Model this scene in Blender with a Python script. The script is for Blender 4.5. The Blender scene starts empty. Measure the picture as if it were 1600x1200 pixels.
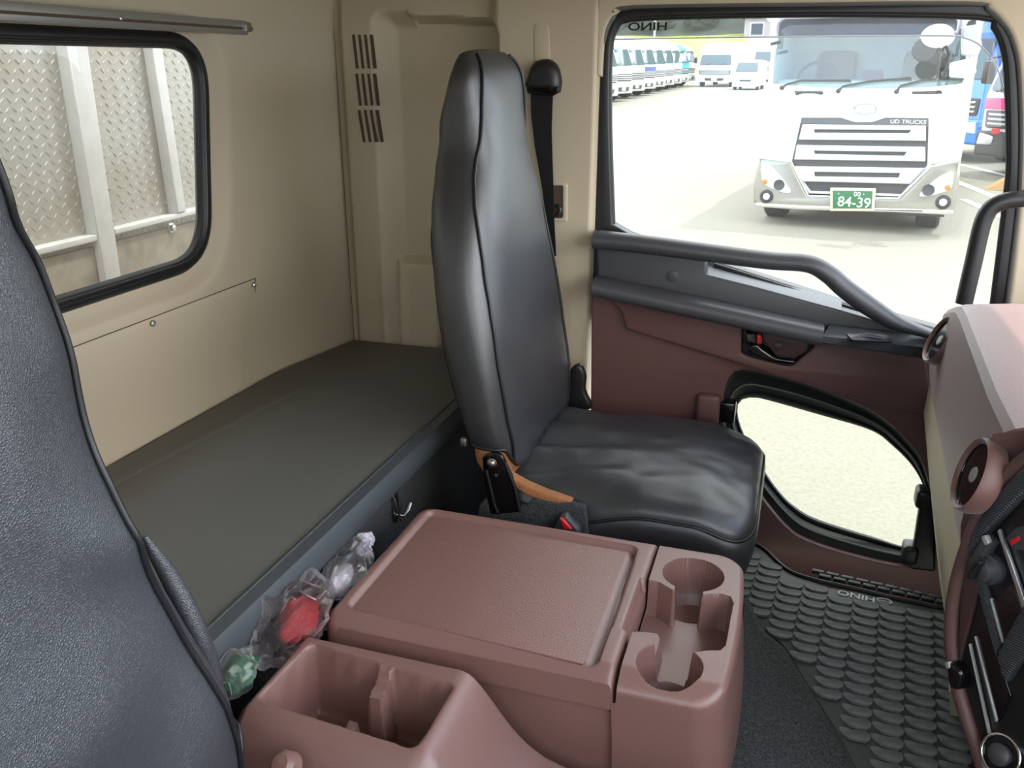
import bpy, bmesh, math, random
import numpy as np
from mathutils import Matrix, Vector, noise
random.seed(7)
S = bpy.context.scene
COL = S.collection

# ------------------------------------------------------------------ camera, world, sun, exposure
F = 1354.0
PIT, YAW, CZ = math.radians(20.08), math.radians(18.06), 2.05
CAM = Vector((0, 0, CZ))
FH = Vector((-math.sin(YAW), math.cos(YAW), 0))
CR = Vector((math.cos(YAW), math.sin(YAW), 0))
CF = FH * math.cos(PIT) - Vector((0, 0, math.sin(PIT)))
CU = FH * math.sin(PIT) + Vector((0, 0, math.cos(PIT)))
cd = bpy.data.cameras.new('camera')
cd.sensor_width = 36.0
cd.lens = 36.0 * F / 1600.0
cd.clip_start = 0.02
cd.clip_end = 600
cam = bpy.data.objects.new('camera', cd)
COL.objects.link(cam)
m = Matrix.Identity(4)
for i in range(3):
    m[i][0], m[i][1], m[i][2], m[i][3] = CR[i], CU[i], -CF[i], CAM[i]
cam.matrix_world = m
S.camera = cam

SKY_STRENGTH, SUN_STRENGTH, EXPOSURE = 7.0, 4.4, 0.10
W = bpy.data.worlds.new('world')
S.world = W
W.use_nodes = True
nt = W.node_tree
nt.nodes.clear()
wo = nt.nodes.new('ShaderNodeOutputWorld')
bg = nt.nodes.new('ShaderNodeBackground')
tc = nt.nodes.new('ShaderNodeTexCoord')
nz = nt.nodes.new('ShaderNodeTexNoise')
nz.inputs['Scale'].default_value = 2.2
nz.inputs['Detail'].default_value = 6
cr = nt.nodes.new('ShaderNodeValToRGB')
cr.color_ramp.elements[0].position = 0.40
cr.color_ramp.elements[0].color = (0.50, 0.68, 0.95, 1)
cr.color_ramp.elements[1].position = 0.56
cr.color_ramp.elements[1].color = (1.0, 0.99, 0.97, 1)
nt.links.new(tc.outputs['Generated'], nz.inputs['Vector'])
nt.links.new(nz.outputs['Fac'], cr.inputs['Fac'])
nt.links.new(cr.outputs['Color'], bg.inputs['Color'])
bg.inputs['Strength'].default_value = SKY_STRENGTH
nt.links.new(bg.outputs['Background'], wo.inputs['Surface'])
sl = bpy.data.lights.new('sun', 'SUN')
sl.energy = SUN_STRENGTH
sl.angle = math.radians(1.0)
sl.color = (1.0, 0.96, 0.9)
so = bpy.data.objects.new('sun', sl)
COL.objects.link(so)
SUN_DIR = Vector((0.33, 0.22, 0.92)).normalized()
so.location = (0, 0, 12)
so.rotation_euler = SUN_DIR.to_track_quat('Z', 'Y').to_euler()
S.view_settings.view_transform = 'Standard'
S.view_settings.look = 'None'
S.view_settings.gamma = 1.0
S.view_settings.exposure = EXPOSURE
S.view_settings.use_curve_mapping = False

# ------------------------------------------------------------------ materials
def lin(c):
    return tuple(((v / 255 + 0.055) / 1.055) ** 2.4 if v / 255 > 0.04045 else v / 255 / 12.92 for v in c)

MATS = {}
def mat(name, rgb, rough=0.5, metal=0.0, bump=None, var=None, spec=0.5, stretch=None, coat=0, rot=None):
    """bump=(kind, scale, strength); var=(scale, amount, rgb2)"""
    mt = bpy.data.materials.new(name)
    mt.use_nodes = True
    t = mt.node_tree
    b = t.nodes['Principled BSDF']
    c = lin(rgb)
    b.inputs['Base Color'].default_value = (*c, 1)
    b.inputs['Roughness'].default_value = rough
    b.inputs['Metallic'].default_value = metal
    b.inputs['Specular IOR Level'].default_value = spec
    b.inputs['Coat Weight'].default_value = coat
    co = t.nodes.new('ShaderNodeTexCoord')
    vec = co.outputs['Object']
    if stretch:
        mp = t.nodes.new('ShaderNodeMapping')
        mp.inputs['Scale'].default_value = stretch
        if rot: mp.inputs['Rotation'].default_value = rot
        t.links.new(vec, mp.inputs['Vector'])
        vec = mp.outputs['Vector']
    if bump:
        kind, sc, st = bump
        if kind == 'noise':
            n = t.nodes.new('ShaderNodeTexNoise')
            n.inputs['Detail'].default_value = 3
            out = n.outputs['Fac']
        elif kind == 'leather':
            n = t.nodes.new('ShaderNodeTexVoronoi')
            n.feature = 'DISTANCE_TO_EDGE'
            out = n.outputs['Distance']
        elif kind == 'voronoi':
            n = t.nodes.new('ShaderNodeTexVoronoi')
            out = n.outputs['Distance']
        elif kind == 'wave':
            n = t.nodes.new('ShaderNodeTexWave')
            n.bands_direction = 'DIAGONAL'
            out = n.outputs['Fac']
        n.inputs['Scale'].default_value = sc
        t.links.new(vec, n.inputs['Vector'])
        bp = t.nodes.new('ShaderNodeBump')
        bp.inputs['Strength'].default_value = st
        bp.inputs['Distance'].default_value = 0.002 if sc > 50 else 0.006
        t.links.new(out, bp.inputs['Height'])
        t.links.new(bp.outputs['Normal'], b.inputs['Normal'])
    if var:
        sc, am, rgb2 = var
        n = t.nodes.new('ShaderNodeTexNoise')
        n.inputs['Scale'].default_value = sc
        n.inputs['Detail'].default_value = 5
        t.links.new(vec, n.inputs['Vector'])
        r = t.nodes.new('ShaderNodeMapRange')
        r.inputs['From Min'].default_value = 0.35
        r.inputs['From Max'].default_value = 0.7
        r.inputs['To Max'].default_value = am
        t.links.new(n.outputs['Fac'], r.inputs['Value'])
        mx = t.nodes.new('ShaderNodeMix')
        mx.data_type = 'RGBA'
        mx.inputs[6].default_value = (*c, 1)
        mx.inputs[7].default_value = (*lin(rgb2), 1)
        t.links.new(r.outputs['Result'], mx.inputs[0])
        t.links.new(mx.outputs[2], b.inputs['Base Color'])
    MATS[name] = mt
    return mt

def glassmat(name, tint, dust=0.0, dustcol=(200, 195, 185), rough=0.0, ior=1.45, dustscale=9):
    mt = bpy.data.materials.new(name)
    mt.use_nodes = True
    t = mt.node_tree
    t.nodes.clear()
    o = t.nodes.new('ShaderNodeOutputMaterial')
    tr = t.nodes.new('ShaderNodeBsdfTransparent')
    tr.inputs['Color'].default_value = (*tint, 1)
    gl = t.nodes.new('ShaderNodeBsdfGlossy')
    gl.inputs['Roughness'].default_value = rough
    fr = t.nodes.new('ShaderNodeFresnel')
    fr.inputs['IOR'].default_value = ior
    mx = t.nodes.new('ShaderNodeMixShader')
    geo = t.nodes.new('ShaderNodeNewGeometry')
    # fresnel only on the outward side so that the pane's inner face never turns into a total mirror
    ml = t.nodes.new('ShaderNodeMath')
    ml.operation = 'MULTIPLY'
    inv = t.nodes.new('ShaderNodeMath')
    inv.operation = 'SUBTRACT'
    inv.inputs[0].default_value = 1.0
    t.links.new(geo.outputs['Backfacing'], inv.inputs[1])
    t.links.new(fr.outputs['Fac'], ml.inputs[0])
    t.links.new(inv.outputs[0], ml.inputs[1])
    t.links.new(ml.outputs[0], mx.inputs[0])
    t.links.new(tr.outputs[0], mx.inputs[1])
    t.links.new(gl.outputs[0], mx.inputs[2])
    last = mx.outputs[0]
    if dust:
        co = t.nodes.new('ShaderNodeTexCoord')
        n = t.nodes.new('ShaderNodeTexNoise')
        n.inputs['Scale'].default_value = dustscale
        n.inputs['Detail'].default_value = 8
        n.inputs['Roughness'].default_value = 0.75
        t.links.new(co.outputs['Object'], n.inputs['Vector'])
        r = t.nodes.new('ShaderNodeMapRange')
        r.inputs['From Min'].default_value = 0.3
        r.inputs['From Max'].default_value = 0.75
        r.inputs['To Min'].default_value = dust * 0.4
        r.inputs['To Max'].default_value = dust
        t.links.new(n.outputs['Fac'], r.inputs['Value'])
        tl = t.nodes.new('ShaderNodeBsdfTranslucent')
        tl.inputs['Color'].default_value = (*lin(dustcol), 1)
        m2 = t.nodes.new('ShaderNodeMixShader')
        t.links.new(r.outputs['Result'], m2.inputs[0])
        t.links.new(last, m2.inputs[1])
        t.links.new(tl.outputs[0], m2.inputs[2])
        last = m2.outputs[0]
    t.links.new(last, o.inputs['Surface'])
    MATS[name] = mt
    return mt

beige = mat('beige_plastic', (186, 173, 150), 0.62, bump=('noise', 500, 0.08), spec=0.3)
cream = mat('cream_plastic', (196, 188, 160), 0.6, bump=('noise', 500, 0.15), spec=0.3)
slot = mat('dark_slot', (78, 62, 48), 0.8)
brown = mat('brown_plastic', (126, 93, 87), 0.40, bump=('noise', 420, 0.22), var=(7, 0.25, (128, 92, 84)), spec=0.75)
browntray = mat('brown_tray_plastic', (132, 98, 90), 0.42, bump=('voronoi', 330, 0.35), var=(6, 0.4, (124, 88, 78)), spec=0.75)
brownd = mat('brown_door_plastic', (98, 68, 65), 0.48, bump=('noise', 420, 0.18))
browndark = mat('dark_brown_plastic', (70, 48, 46), 0.5, bump=('noise', 420, 0.2))
dashbrown = mat('dash_plastic', (112, 75, 66), 0.5, bump=('noise', 600, 0.4), spec=0.9)
for b_ in (dashbrown.node_tree.nodes['Principled BSDF'],):      # grazing sheen put into the material, a grey haze over dusty grain
    b_.inputs['Sheen Weight'].default_value = 0.22
    b_.inputs['Sheen Roughness'].default_value = 0.45
charcoal = mat('charcoal_plastic', (62, 62, 66), 0.42, bump=('noise', 600, 0.15))
blackp = mat('black_plastic', (26, 26, 28), 0.38, bump=('noise', 500, 0.1))
blackr = mat('black_rubber', (20, 21, 22), 0.5)
greyr = mat('grey_rubber', (84, 84, 82), 0.5)
gloss = mat('gloss_black', (14, 14, 16), 0.12)
leather = mat('black_leatherette', (44, 45, 49), 0.40, bump=('leather', 260, 0.2), spec=1.0)
leather2 = mat('black_leatherette_coarse', (50, 53, 60), 0.40, bump=('leather', 330, 0.45), spec=1.0)
vinylp = mat('vinyl_piping', (26, 26, 29), 0.4)
orange = mat('orange_brown_fabric', (168, 112, 72), 0.85, bump=('voronoi', 300, 0.8), var=(300, 0.5, (120, 74, 46)))
bedm = mat('bunk_vinyl', (90, 91, 88), 0.55, bump=('noise', 350, 0.15), var=(3, 0.5, (98, 97, 92)))
bede = mat('bunk_edge_vinyl', (66, 72, 78), 0.5, bump=('noise', 350, 0.1))
carpet = mat('grey_carpet', (36, 38, 40), 0.95, bump=('noise', 260, 1.0), var=(190, 0.9, (84, 86, 88)))
carpetd = mat('dark_carpet', (40, 42, 45), 0.95, bump=('noise', 240, 1.0), var=(200, 0.8, (74, 76, 80)))
matrub = mat('mat_rubber', (34, 35, 37), 0.6, bump=('noise', 200, 0.2))
scalem = mat('mat_scale_rubber', (78, 81, 84), 0.72, bump=('noise', 160, 0.25), var=(24, 0.9, (112, 115, 114)))
printm = mat('pale_print', (205, 208, 208), 0.6)
alum = mat('brushed_aluminium', (196, 200, 200), 0.38, 0.9, bump=('noise', 60, 0.1), stretch=(1, 0.1, 8))
steel = mat('steel', (180, 180, 176), 0.3, 1.0)
chrome = mat('chrome', (225, 225, 225), 0.07, 1.0)
red = mat('red_plastic', (205, 28, 40), 0.35)
web = mat('black_webbing', (26, 27, 30), 0.8, bump=('wave', 260, 0.6))
carbon = mat('carbon_weave_plastic', (66, 68, 72), 0.34, bump=('wave', 150, 1.0), var=(500, 0.4, (90, 92, 96)))
silverp = mat('silver_button', (168, 168, 166), 0.4, 0.3)
tread = mat('tread_plate', (172, 170, 162), 0.45, 0.35, bump=('noise', 120, 0.2), var=(4, 0.8, (150, 138, 118)))
rust = mat('weathered_sill', (124, 112, 94), 0.75, var=(18, 0.9, (92, 80, 66)))
paleps = mat('pale_painted_steel', (190, 188, 182), 0.5, var=(9, 0.35, (172, 168, 158)))
paint = mat('white_paint', (236, 238, 240), 0.25, coat=0.5)
paintb = mat('blue_paint', (30, 118, 205), 0.3, coat=0.5)
paintd = mat('dark_blue_paint', (52, 66, 150), 0.35)
paintt = mat('teal_paint', (40, 150, 140), 0.35)
magenta = mat('magenta_paint', (205, 30, 118), 0.3, coat=0.5)
silver = mat('silver_paint', (196, 198, 200), 0.32, 0.6)
darkg = mat('dark_grille', (52, 54, 60), 0.5)
tyre = mat('tyre_rubber', (40, 40, 42), 0.8, bump=('noise', 30, 0.5))
plateg = mat('green_plate', (18, 92, 52), 0.5)
platew = mat('white_plate', (236, 236, 230), 0.5)
lamp = mat('lamp_lens', (222, 224, 226), 0.12, 0.3)
amber = mat('amber_lens', (225, 110, 40), 0.3)
redlens = mat('red_lens', (205, 40, 50), 0.3)
asphalt = mat('pale_asphalt', (128, 124, 112), 0.9, bump=('noise', 60, 0.5), var=(45, 0.6, (108, 104, 91)))
patchm = mat('darker_asphalt', (132, 130, 122), 0.9, bump=('noise', 60, 0.5))
linem = mat('white_line_paint', (235, 235, 232), 0.8)
grassm = mat('bank_grass', (150, 168, 70), 0.9, var=(0.6, 0.7, (186, 188, 96)))
treem = mat('tree_leaves', (58, 72, 58), 0.9, var=(1.1, 0.9, (88, 102, 76)))
forestm = mat('forest_floor', (62, 74, 58), 0.95, var=(0.4, 0.9, (84, 98, 72)))
trunkm = mat('tree_trunk', (80, 68, 56), 0.9)
housem = mat('building_wall', (205, 200, 196), 0.8)
roofm = mat('building_roof', (92, 88, 100), 0.7)
cardm = mat('cardboard', (176, 140, 96), 0.8)
redcloth = mat('red_cloth', (196, 44, 54), 0.6, var=(30, 0.4, (150, 24, 36)))
greencloth = mat('green_net', (20, 86, 56), 0.5, var=(40, 0.6, (60, 130, 92)))
paperm = mat('pale_paper', (196, 190, 196), 0.7, var=(25, 0.6, (120, 112, 150)))
wscreen = mat('dark_windscreen', (66, 84, 92), 0.08, 0.0, spec=0.5)
emblemm = mat('emblem_grey', (150, 152, 156), 0.4)
rimbrown = mat('stack_rim_plastic', (98, 70, 66), 0.5, bump=('noise', 500, 0.3))
g_door = glassmat('door_glass', (0.82, 0.835, 0.82), 0.03)
g_low = glassmat('lower_door_glass', (0.79, 0.805, 0.77), 0.03, dustscale=14)
g_rear = glassmat('dusty_rear_glass', (0.86, 0.87, 0.86), 0.22, dustscale=12)
g_visor = glassmat('smoked_visor', (0.72, 0.71, 0.78), 0.06)
g_ws = glassmat('truck_windscreen_glass', (0.78, 0.86, 0.87), 0.0, ior=1.9)
bagm = glassmat('clear_bag_film', (0.93, 0.93, 0.93), 0.5, dustcol=(235, 235, 238), rough=0.18, ior=1.7, dustscale=38)

# ------------------------------------------------------------------ helpers
def ray(px, py):
    return CF + CR * ((px - 800) / F) - CU * ((py - 600) / F)

def at(px, py, x=None, y=None, z=None, n=None, o=None):
    """a point of the photograph put on a plane of the place"""
    r = ray(px, py)
    if x is not None: t = (x - CAM[0]) / r[0]
    elif y is not None: t = (y - CAM[1]) / r[1]
    elif z is not None: t = (z - CAM[2]) / r[2]
    else:
        n = Vector(n)
        t = n.dot(Vector(o) - CAM) / n.dot(r)
    return CAM + r * t

def frame(a, b, c, o):
    mm = Matrix.Identity(4)
    for i in range(3):
        mm[i][0], mm[i][1], mm[i][2], mm[i][3] = a[i], b[i], c[i], o[i]
    return mm

def XZ(y): return frame((1, 0, 0), (0, 0, 1), (0, -1, 0), (0, y, 0))     # faces the camera side of the cab
def YZ(x): return frame((0, 1, 0), (0, 0, 1), (1, 0, 0), (x, 0, 0))      # faces forwards
def XY(z): return frame((1, 0, 0), (0, 1, 0), (0, 0, 1), (0, 0, z))      # faces up

def onf(fr, pts):
    """pixels -> local 2D coordinates on a frame"""
    n = Vector((fr[0][2], fr[1][2], fr[2][2])); o = Vector((fr[0][3], fr[1][3], fr[2][3]))
    inv = fr.inverted()
    out = []
    for p in pts:
        q = inv @ at(p[0], p[1], n=n, o=o)
        out.append((q[0], q[1]))
    return out

def finish(name, me, mt, parent=None, sharp=35):
    me.materials.clear()
    me.materials.append(mt)
    if sharp:
        me.polygons.foreach_set('use_smooth', [True] * len(me.polygons))
        me.set_sharp_from_angle(angle=math.radians(sharp))
    me.name = name
    o = bpy.data.objects.new(name, me)
    COL.objects.link(o)
    if parent is not None:
        o.parent = parent
        pm = parent.matrix_basis.copy()
        pp = parent
        if pp.parent is not None:
            pm = world_of(pp)
        o.matrix_parent_inverse = pm.inverted()
    return o

def world_of(o):
    if o.parent is None:
        return o.matrix_basis.copy()
    return world_of(o.parent) @ o.matrix_parent_inverse @ o.matrix_basis

def pydata(name, vs, fs, mt, parent=None, sharp=35, recalc=True):
    me = bpy.data.meshes.new(name)
    me.from_pydata([tuple(v) for v in vs], [], fs)
    if recalc:
        bm = bmesh.new(); bm.from_mesh(me)
        bmesh.ops.recalc_face_normals(bm, faces=bm.faces[:])
        bm.to_mesh(me); bm.free()
    me.update()
    return finish(name, me, mt, parent, sharp)

def empty(name, loc, label, cat, group=None, kind=None):
    o = bpy.data.objects.new(name, None)
    COL.objects.link(o)
    o.location = loc
    o.empty_display_size = 0.05
    return tag(o, label, cat, group, kind)

def tag(o, label=None, cat=None, group=None, kind=None):
    if label: o['label'] = label
    if cat: o['category'] = cat
    if group: o['group'] = group
    if kind: o['kind'] = kind
    return o

def rnd(pts, r, n=5):
    """polygon with rounded corners; r a number or one per corner"""
    out = []
    N = len(pts)
    for i in range(N):
        p0, p1, p2 = Vector(pts[i - 1]), Vector(pts[i]), Vector(pts[(i + 1) % N])
        rr = r[i] if isinstance(r, (list, tuple)) else r
        d0, d1 = (p0 - p1), (p2 - p1)
        l = min(rr, d0.length * 0.45, d1.length * 0.45)
        if l < 1e-6:
            out.append(tuple(p1)); continue
        a, b = p1 + d0.normalized() * l, p1 + d1.normalized() * l
        for k in range(n + 1):
            t = k / n
            q = a * (1 - t) ** 2 + p1 * 2 * t * (1 - t) + b * t * t
            out.append(tuple(q))
    return out

def sm(pts, n=6, closed=True):
    """Catmull-Rom through the points"""
    P = [Vector(p) for p in pts]
    N = len(P); out = []
    rng = range(N) if closed else range(N - 1)
    for i in rng:
        if closed:
            a, b, c, d = P[i - 1], P[i], P[(i + 1) % N], P[(i + 2) % N]
        else:
            a, b, c, d = P[max(i - 1, 0)], P[i], P[i + 1], P[min(i + 2, N - 1)]
        for k in range(n):
            t = k / n
            out.append(0.5 * ((2 * b) + (c - a) * t + (2 * a - 5 * b + 4 * c - d) * t * t + (3 * b - a - 3 * c + d) * t ** 3))
    if not closed: out.append(P[-1])
    return [tuple(q) for q in out]

def plate(name, loops, fr, depth, bevel, mt, parent=None, lift=0.0, px=True, sharp=40, res=2):
    """a solid plate: outline (and holes) on a frame, its front face on the frame + lift"""
    cu = bpy.data.curves.new('tmp', 'CURVE')
    cu.dimensions = '2D'
    cu.fill_mode = 'BOTH'
    bevel = min(bevel, depth * 0.49)
    cu.extrude = depth / 2 - bevel
    cu.bevel_depth = bevel
    cu.bevel_resolution = res
    cu.offset = -bevel
    for lp in loops:
        q = onf(fr, lp) if px else lp
        sp = cu.splines.new('POLY')
        sp.points.add(len(q) - 1)
        for i, (a, b) in enumerate(q):
            sp.points[i].co = (a, b, 0, 1)
        sp.use_cyclic_u = True
    ob = bpy.data.objects.new('tmp', cu)
    me = bpy.data.meshes.new_from_object(ob)
    bpy.data.objects.remove(ob)
    bpy.data.curves.remove(cu)
    me.transform(fr @ Matrix.Translation((0, 0, lift - depth / 2)))
    bm = bmesh.new(); bm.from_mesh(me)
    bmesh.ops.remove_doubles(bm, verts=bm.verts[:], dist=1e-5)
    bmesh.ops.recalc_face_normals(bm, faces=bm.faces[:])
    bm.to_mesh(me); bm.free()
    return finish(name, me, mt, parent, sharp)

def text(name, body, fr, size, mt, parent=None, wscale=1.0, depth=0.0005, bold=0.0):
    cu = bpy.data.curves.new('tmp', 'FONT')
    cu.body = body
    cu.size = size
    cu.align_x = 'CENTER'; cu.align_y = 'CENTER'
    cu.extrude = depth
    cu.offset = bold
    ob = bpy.data.objects.new('tmp', cu)
    me = bpy.data.meshes.new_from_object(ob)
    bpy.data.objects.remove(ob); bpy.data.curves.remove(cu)
    me.transform(fr @ Matrix.Diagonal((wscale, 1, 1, 1)))
    return finish(name, me, mt, parent, 0)

def box(name, fr, a0, a1, b0, b1, c0, c1, bev, mt, parent=None, seg=2, taper=None):
    bm = bmesh.new()
    bmesh.ops.create_cube(bm, size=1)
    for v in bm.verts:
        a = a0 if v.co.x < 0 else a1
        b = b0 if v.co.y < 0 else b1
        c = c0 if v.co.z < 0 else c1
        v.co = (a, b, c)
    if taper: taper(bm)
    if bev:
        bmesh.ops.bevel(bm, geom=bm.edges[:], offset=bev, segments=seg, profile=0.5, affect='EDGES', clamp_overlap=True)
    bmesh.ops.transform(bm, matrix=fr, verts=bm.verts[:])
    bmesh.ops.recalc_face_normals(bm, faces=bm.faces[:])
    me = bpy.data.meshes.new(name)
    bm.to_mesh(me); bm.free()
    return finish(name, me, mt, parent, 40)

ID = Matrix.Identity(4)

def loft(name, rings, mt, parent=None, caps=True, sharp=50):
    N = len(rings[0])
    vs = [v for r in rings for v in r]
    fs = []
    for i in range(len(rings) - 1):
        for j in range(N):
            k = (j + 1) % N
            fs.append((i * N + j, i * N + k, (i + 1) * N + k, (i + 1) * N + j))
    if caps:
        fs.append(tuple(range(N))[::-1])
        fs.append(tuple((len(rings) - 1) * N + j for j in range(N)))
    return pydata(name, vs, fs, mt, parent, sharp)

def tube(name, path, r, mt, parent=None, seg=12, closed=False, ry=None, sharp=50):
    """swept tube; r a number or one per point, ry squashes the second axis"""
    P = [Vector(p) for p in path]
    N = len(P)
    rings = []
    up = None
    for i in range(N):
        if closed: t = (P[(i + 1) % N] - P[i - 1])
        else: t = P[min(i + 1, N - 1)] - P[max(i - 1, 0)]
        t.normalize()
        if up is None:
            up = Vector((0, 0, 1)) if abs(t.z) < 0.9 else Vector((1, 0, 0))
        u = (up - t * up.dot(t)).normalized()
        w = t.cross(u)
        up = u
        rr = r[i] if isinstance(r, (list, tuple)) else r
        r2 = (ry[i] if isinstance(ry, (list, tuple)) else ry) if ry else rr
        rings.append([P[i] + u * rr * math.cos(2 * math.pi * k / seg) + w * r2 * math.sin(2 * math.pi * k / seg) for k in range(seg)])
    if closed: rings.append(rings[0])
    vs = [v for rg in rings for v in rg]
    fs = []
    M_ = len(rings)
    for i in range(M_ - 1):
        for j in range(seg):
            k = (j + 1) % seg
            fs.append((i * seg + j, i * seg + k, (i + 1) * seg + k, (i + 1) * seg + j))
    if not closed:
        fs.append(tuple(range(seg))[::-1]); fs.append(tuple((M_ - 1) * seg + j for j in range(seg)))
    return pydata(name, vs, fs, mt, parent, sharp)

def lathe(name, prof, fr, mt, parent=None, seg=24, sharp=40):
    """profile of (radius, height) turned about the frame's c axis"""
    rings = []
    for (r, h) in prof:
        rings.append([fr @ Vector((r * math.cos(2 * math.pi * k / seg), r * math.sin(2 * math.pi * k / seg), h)) for k in range(seg)])
    return loft(name, rings, mt, parent, True, sharp)

def nframe(n, o, up=(0, 0, 1)):
    n = Vector(n).normalized(); a = Vector(up).cross(n).normalized(); b = n.cross(a)
    return frame(a, b, n, o)

def gridmesh(name, P, mt, parent=None, skirt=None, sharp=45, keep=None, cap=True):
    """P[i][j] points; skirt = z to which the border drops"""
    nu, nv = P.shape[:2]
    vs = [tuple(p) for p in P.reshape(-1, 3)]
    fs = []
    for i in range(nu - 1):
        for j in range(nv - 1):
            if keep is not None and not keep[i, j]: continue
            fs.append((i * nv + j, (i + 1) * nv + j, (i + 1) * nv + j + 1, i * nv + j + 1))
    if skirt is not None:
        bd = [(i, 0) for i in range(nu)] + [(nu - 1, j) for j in range(1, nv)] + [(i, nv - 1) for i in range(nu - 2, -1, -1)] + [(0, j) for j in range(nv - 2, 0, -1)]
        base = len(vs)
        for (i, j) in bd:
            p = P[i, j]
            vs.append((p[0], p[1], skirt))
        n = len(bd)
        for k in range(n):
            a, b = bd[k], bd[(k + 1) % n]
            fs.append((a[0] * nv + a[1], base + k, base + (k + 1) % n, b[0] * nv + b[1]))
        if cap: fs.append(tuple(base + k for k in range(n)))
    return pydata(name, vs, fs, mt, parent, sharp)

def sdpoly(X, Y, poly):
    p = np.array(poly, float); n = len(p)
    d = np.full(X.shape, 1e9); ins = np.zeros(X.shape, bool)
    for i in range(n):
        a, b = p[i], p[(i + 1) % n]
        e = b - a; w0, w1 = X - a[0], Y - a[1]
        t = np.clip((w0 * e[0] + w1 * e[1]) / max(e @ e, 1e-12), 0, 1)
        d = np.minimum(d, np.hypot(w0 - e[0] * t, w1 - e[1] * t))
        c = (a[1] > Y) != (b[1] > Y)
        xi = (b[0] - a[0]) * (Y - a[1]) / (b[1] - a[1] + 1e-15) + a[0]
        ins ^= c & (X < xi)
    return np.where(ins, -d, d)

def ss(a, b, x):
    t = np.clip((x - a) / (b - a), 0, 1)
    return t * t * (3 - 2 * t)

def copy_tree(o, loc, rotz=None):
    r = o.copy(); COL.objects.link(r); r.location = loc
    if rotz is not None: r.rotation_euler[2] = rotz
    def rec(src, dst):
        for ch in [c for c in COL.objects if c.parent == src]:
            c = ch.copy(); COL.objects.link(c); c.parent = dst
            rec(ch, c)
    rec(o, r)
    return r

def struct(o): return tag(o, kind='structure')

# ------------------------------------------------------------------ cab shell
FZ = 0.71
fl = struct(plate('floor', [[(-1.5, -0.1), (1.0, -0.1), (1.0, 2.2), (0.485, 2.20), (0.332, 2.206), (0.185, 2.21), (0.08, 2.253), (-0.041, 2.391), (-0.16, 2.44), (-0.6, 2.44), (-0.6, 2.545), (-1.5, 2.545)]], XY(FZ), 0.05, 0.002, carpetd, px=False))
struct(box('trim_6', ID, -0.62, 0.9, 2.50, 2.60, 0.30, 0.60, 0.004, browndark))
struct(box('trim_7', ID, -0.2, 0.9, 2.14, 2.5, 0.30, 0.50, 0.004, blackp))
cei = struct(box('ceiling', ID, -1.47, 0.70, -0.12, 2.66, 2.34, 2.38, 0, beige))
struct(plate('window_4', [[(-0.64, 1.45), (0.64, 1.42), (0.64, 2.22), (-0.64, 2.22)]], XZ(-0.075), 0.004, 0, g_door, px=False, sharp=0))
struct(plate('wall_right', [[(-1.44, 0.5), (0.84, 0.5), (0.84, 2.36), (-1.44, 2.36)], rnd([(-0.62, 1.52), (0.62, 1.46), (0.62, 2.20), (-0.62, 2.20)], 0.08)], XZ(-0.10), 0.04, 0.004, beige, px=False))
struct(box('wall_front', ID, 0.80, 0.84, -0.12, 2.7, 0.5, 1.46, 0.004, browndark))

XW = -1.405
hole = rnd([(0.15, 1.580), (1.862, 1.580), (1.945, 2.116), (0.15, 2.112)], 0.13, 10)
def resamp(poly, n):
    P = [Vector(p) for p in poly]; N = len(P)
    L = [0]
    for i in range(N): L.append(L[-1] + (P[(i + 1) % N] - P[i]).length)
    out = []
    j = 0
    for k in range(n):
        s = L[-1] * k / n
        while L[j + 1] < s: j += 1
        out.append(P[j].lerp(P[(j + 1) % N], (s - L[j]) / max(1e-9, L[j + 1] - L[j])))
    return out
hp = resamp(hole, 260)
def offs(P, d):
    n = len(P); out = []
    for i in range(n):
        t = (P[(i + 1) % n] - P[i - 1]).normalized()
        out.append(P[i] + Vector((t.y, -t.x)) * d)
    return out
def wallx(y, z):
    return XW - 0.066 * float(ss(1.54, 1.20, z)) * float(1 - ss(2.10, 2.54, y)) + 0.02 * float(ss(2.15, 2.34, z))
rings = []
for d, dx in ((-0.004, -0.055), (-0.004, -0.034), (0.006, -0.030), (0.022, -0.0275), (0.038, -0.020), (0.050, -0.005), (0.058, 0.0)):
    rings.append([(wallx(p.x, p.y) + dx, p.x, p.y) for p in offs(hp, d)])
last = offs(hp, 0.058)
cy, cz = 1.0, 1.85
outer = []
for p in last:
    dy, dz = p.x - cy, p.y - cz
    k = min((2.552 - cy) / dy if dy > 0 else (cy + 0.6) / -dy if dy < 0 else 9e9, (2.36 - cz) / dz if dz > 0 else (cz - 1.10) / -dz if dz < 0 else 9e9)
    outer.append(Vector((cy + dy * k, cz + dz * k)))
for i in range(1, 31):
    f = i / 30
    rings.append([(wallx(*(a.lerp(b, f))), a.lerp(b, f).x, a.lerp(b, f).y) for a, b in zip(last, outer)])
wb = struct(loft('wall_back', rings, beige, None, False, 60))
tube('corner_seam', [(XW - 0.001, 2.553, 2.36), (XW - 0.001, 2.553, 1.12)], 0.0026, slot, wb, 6)
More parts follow.
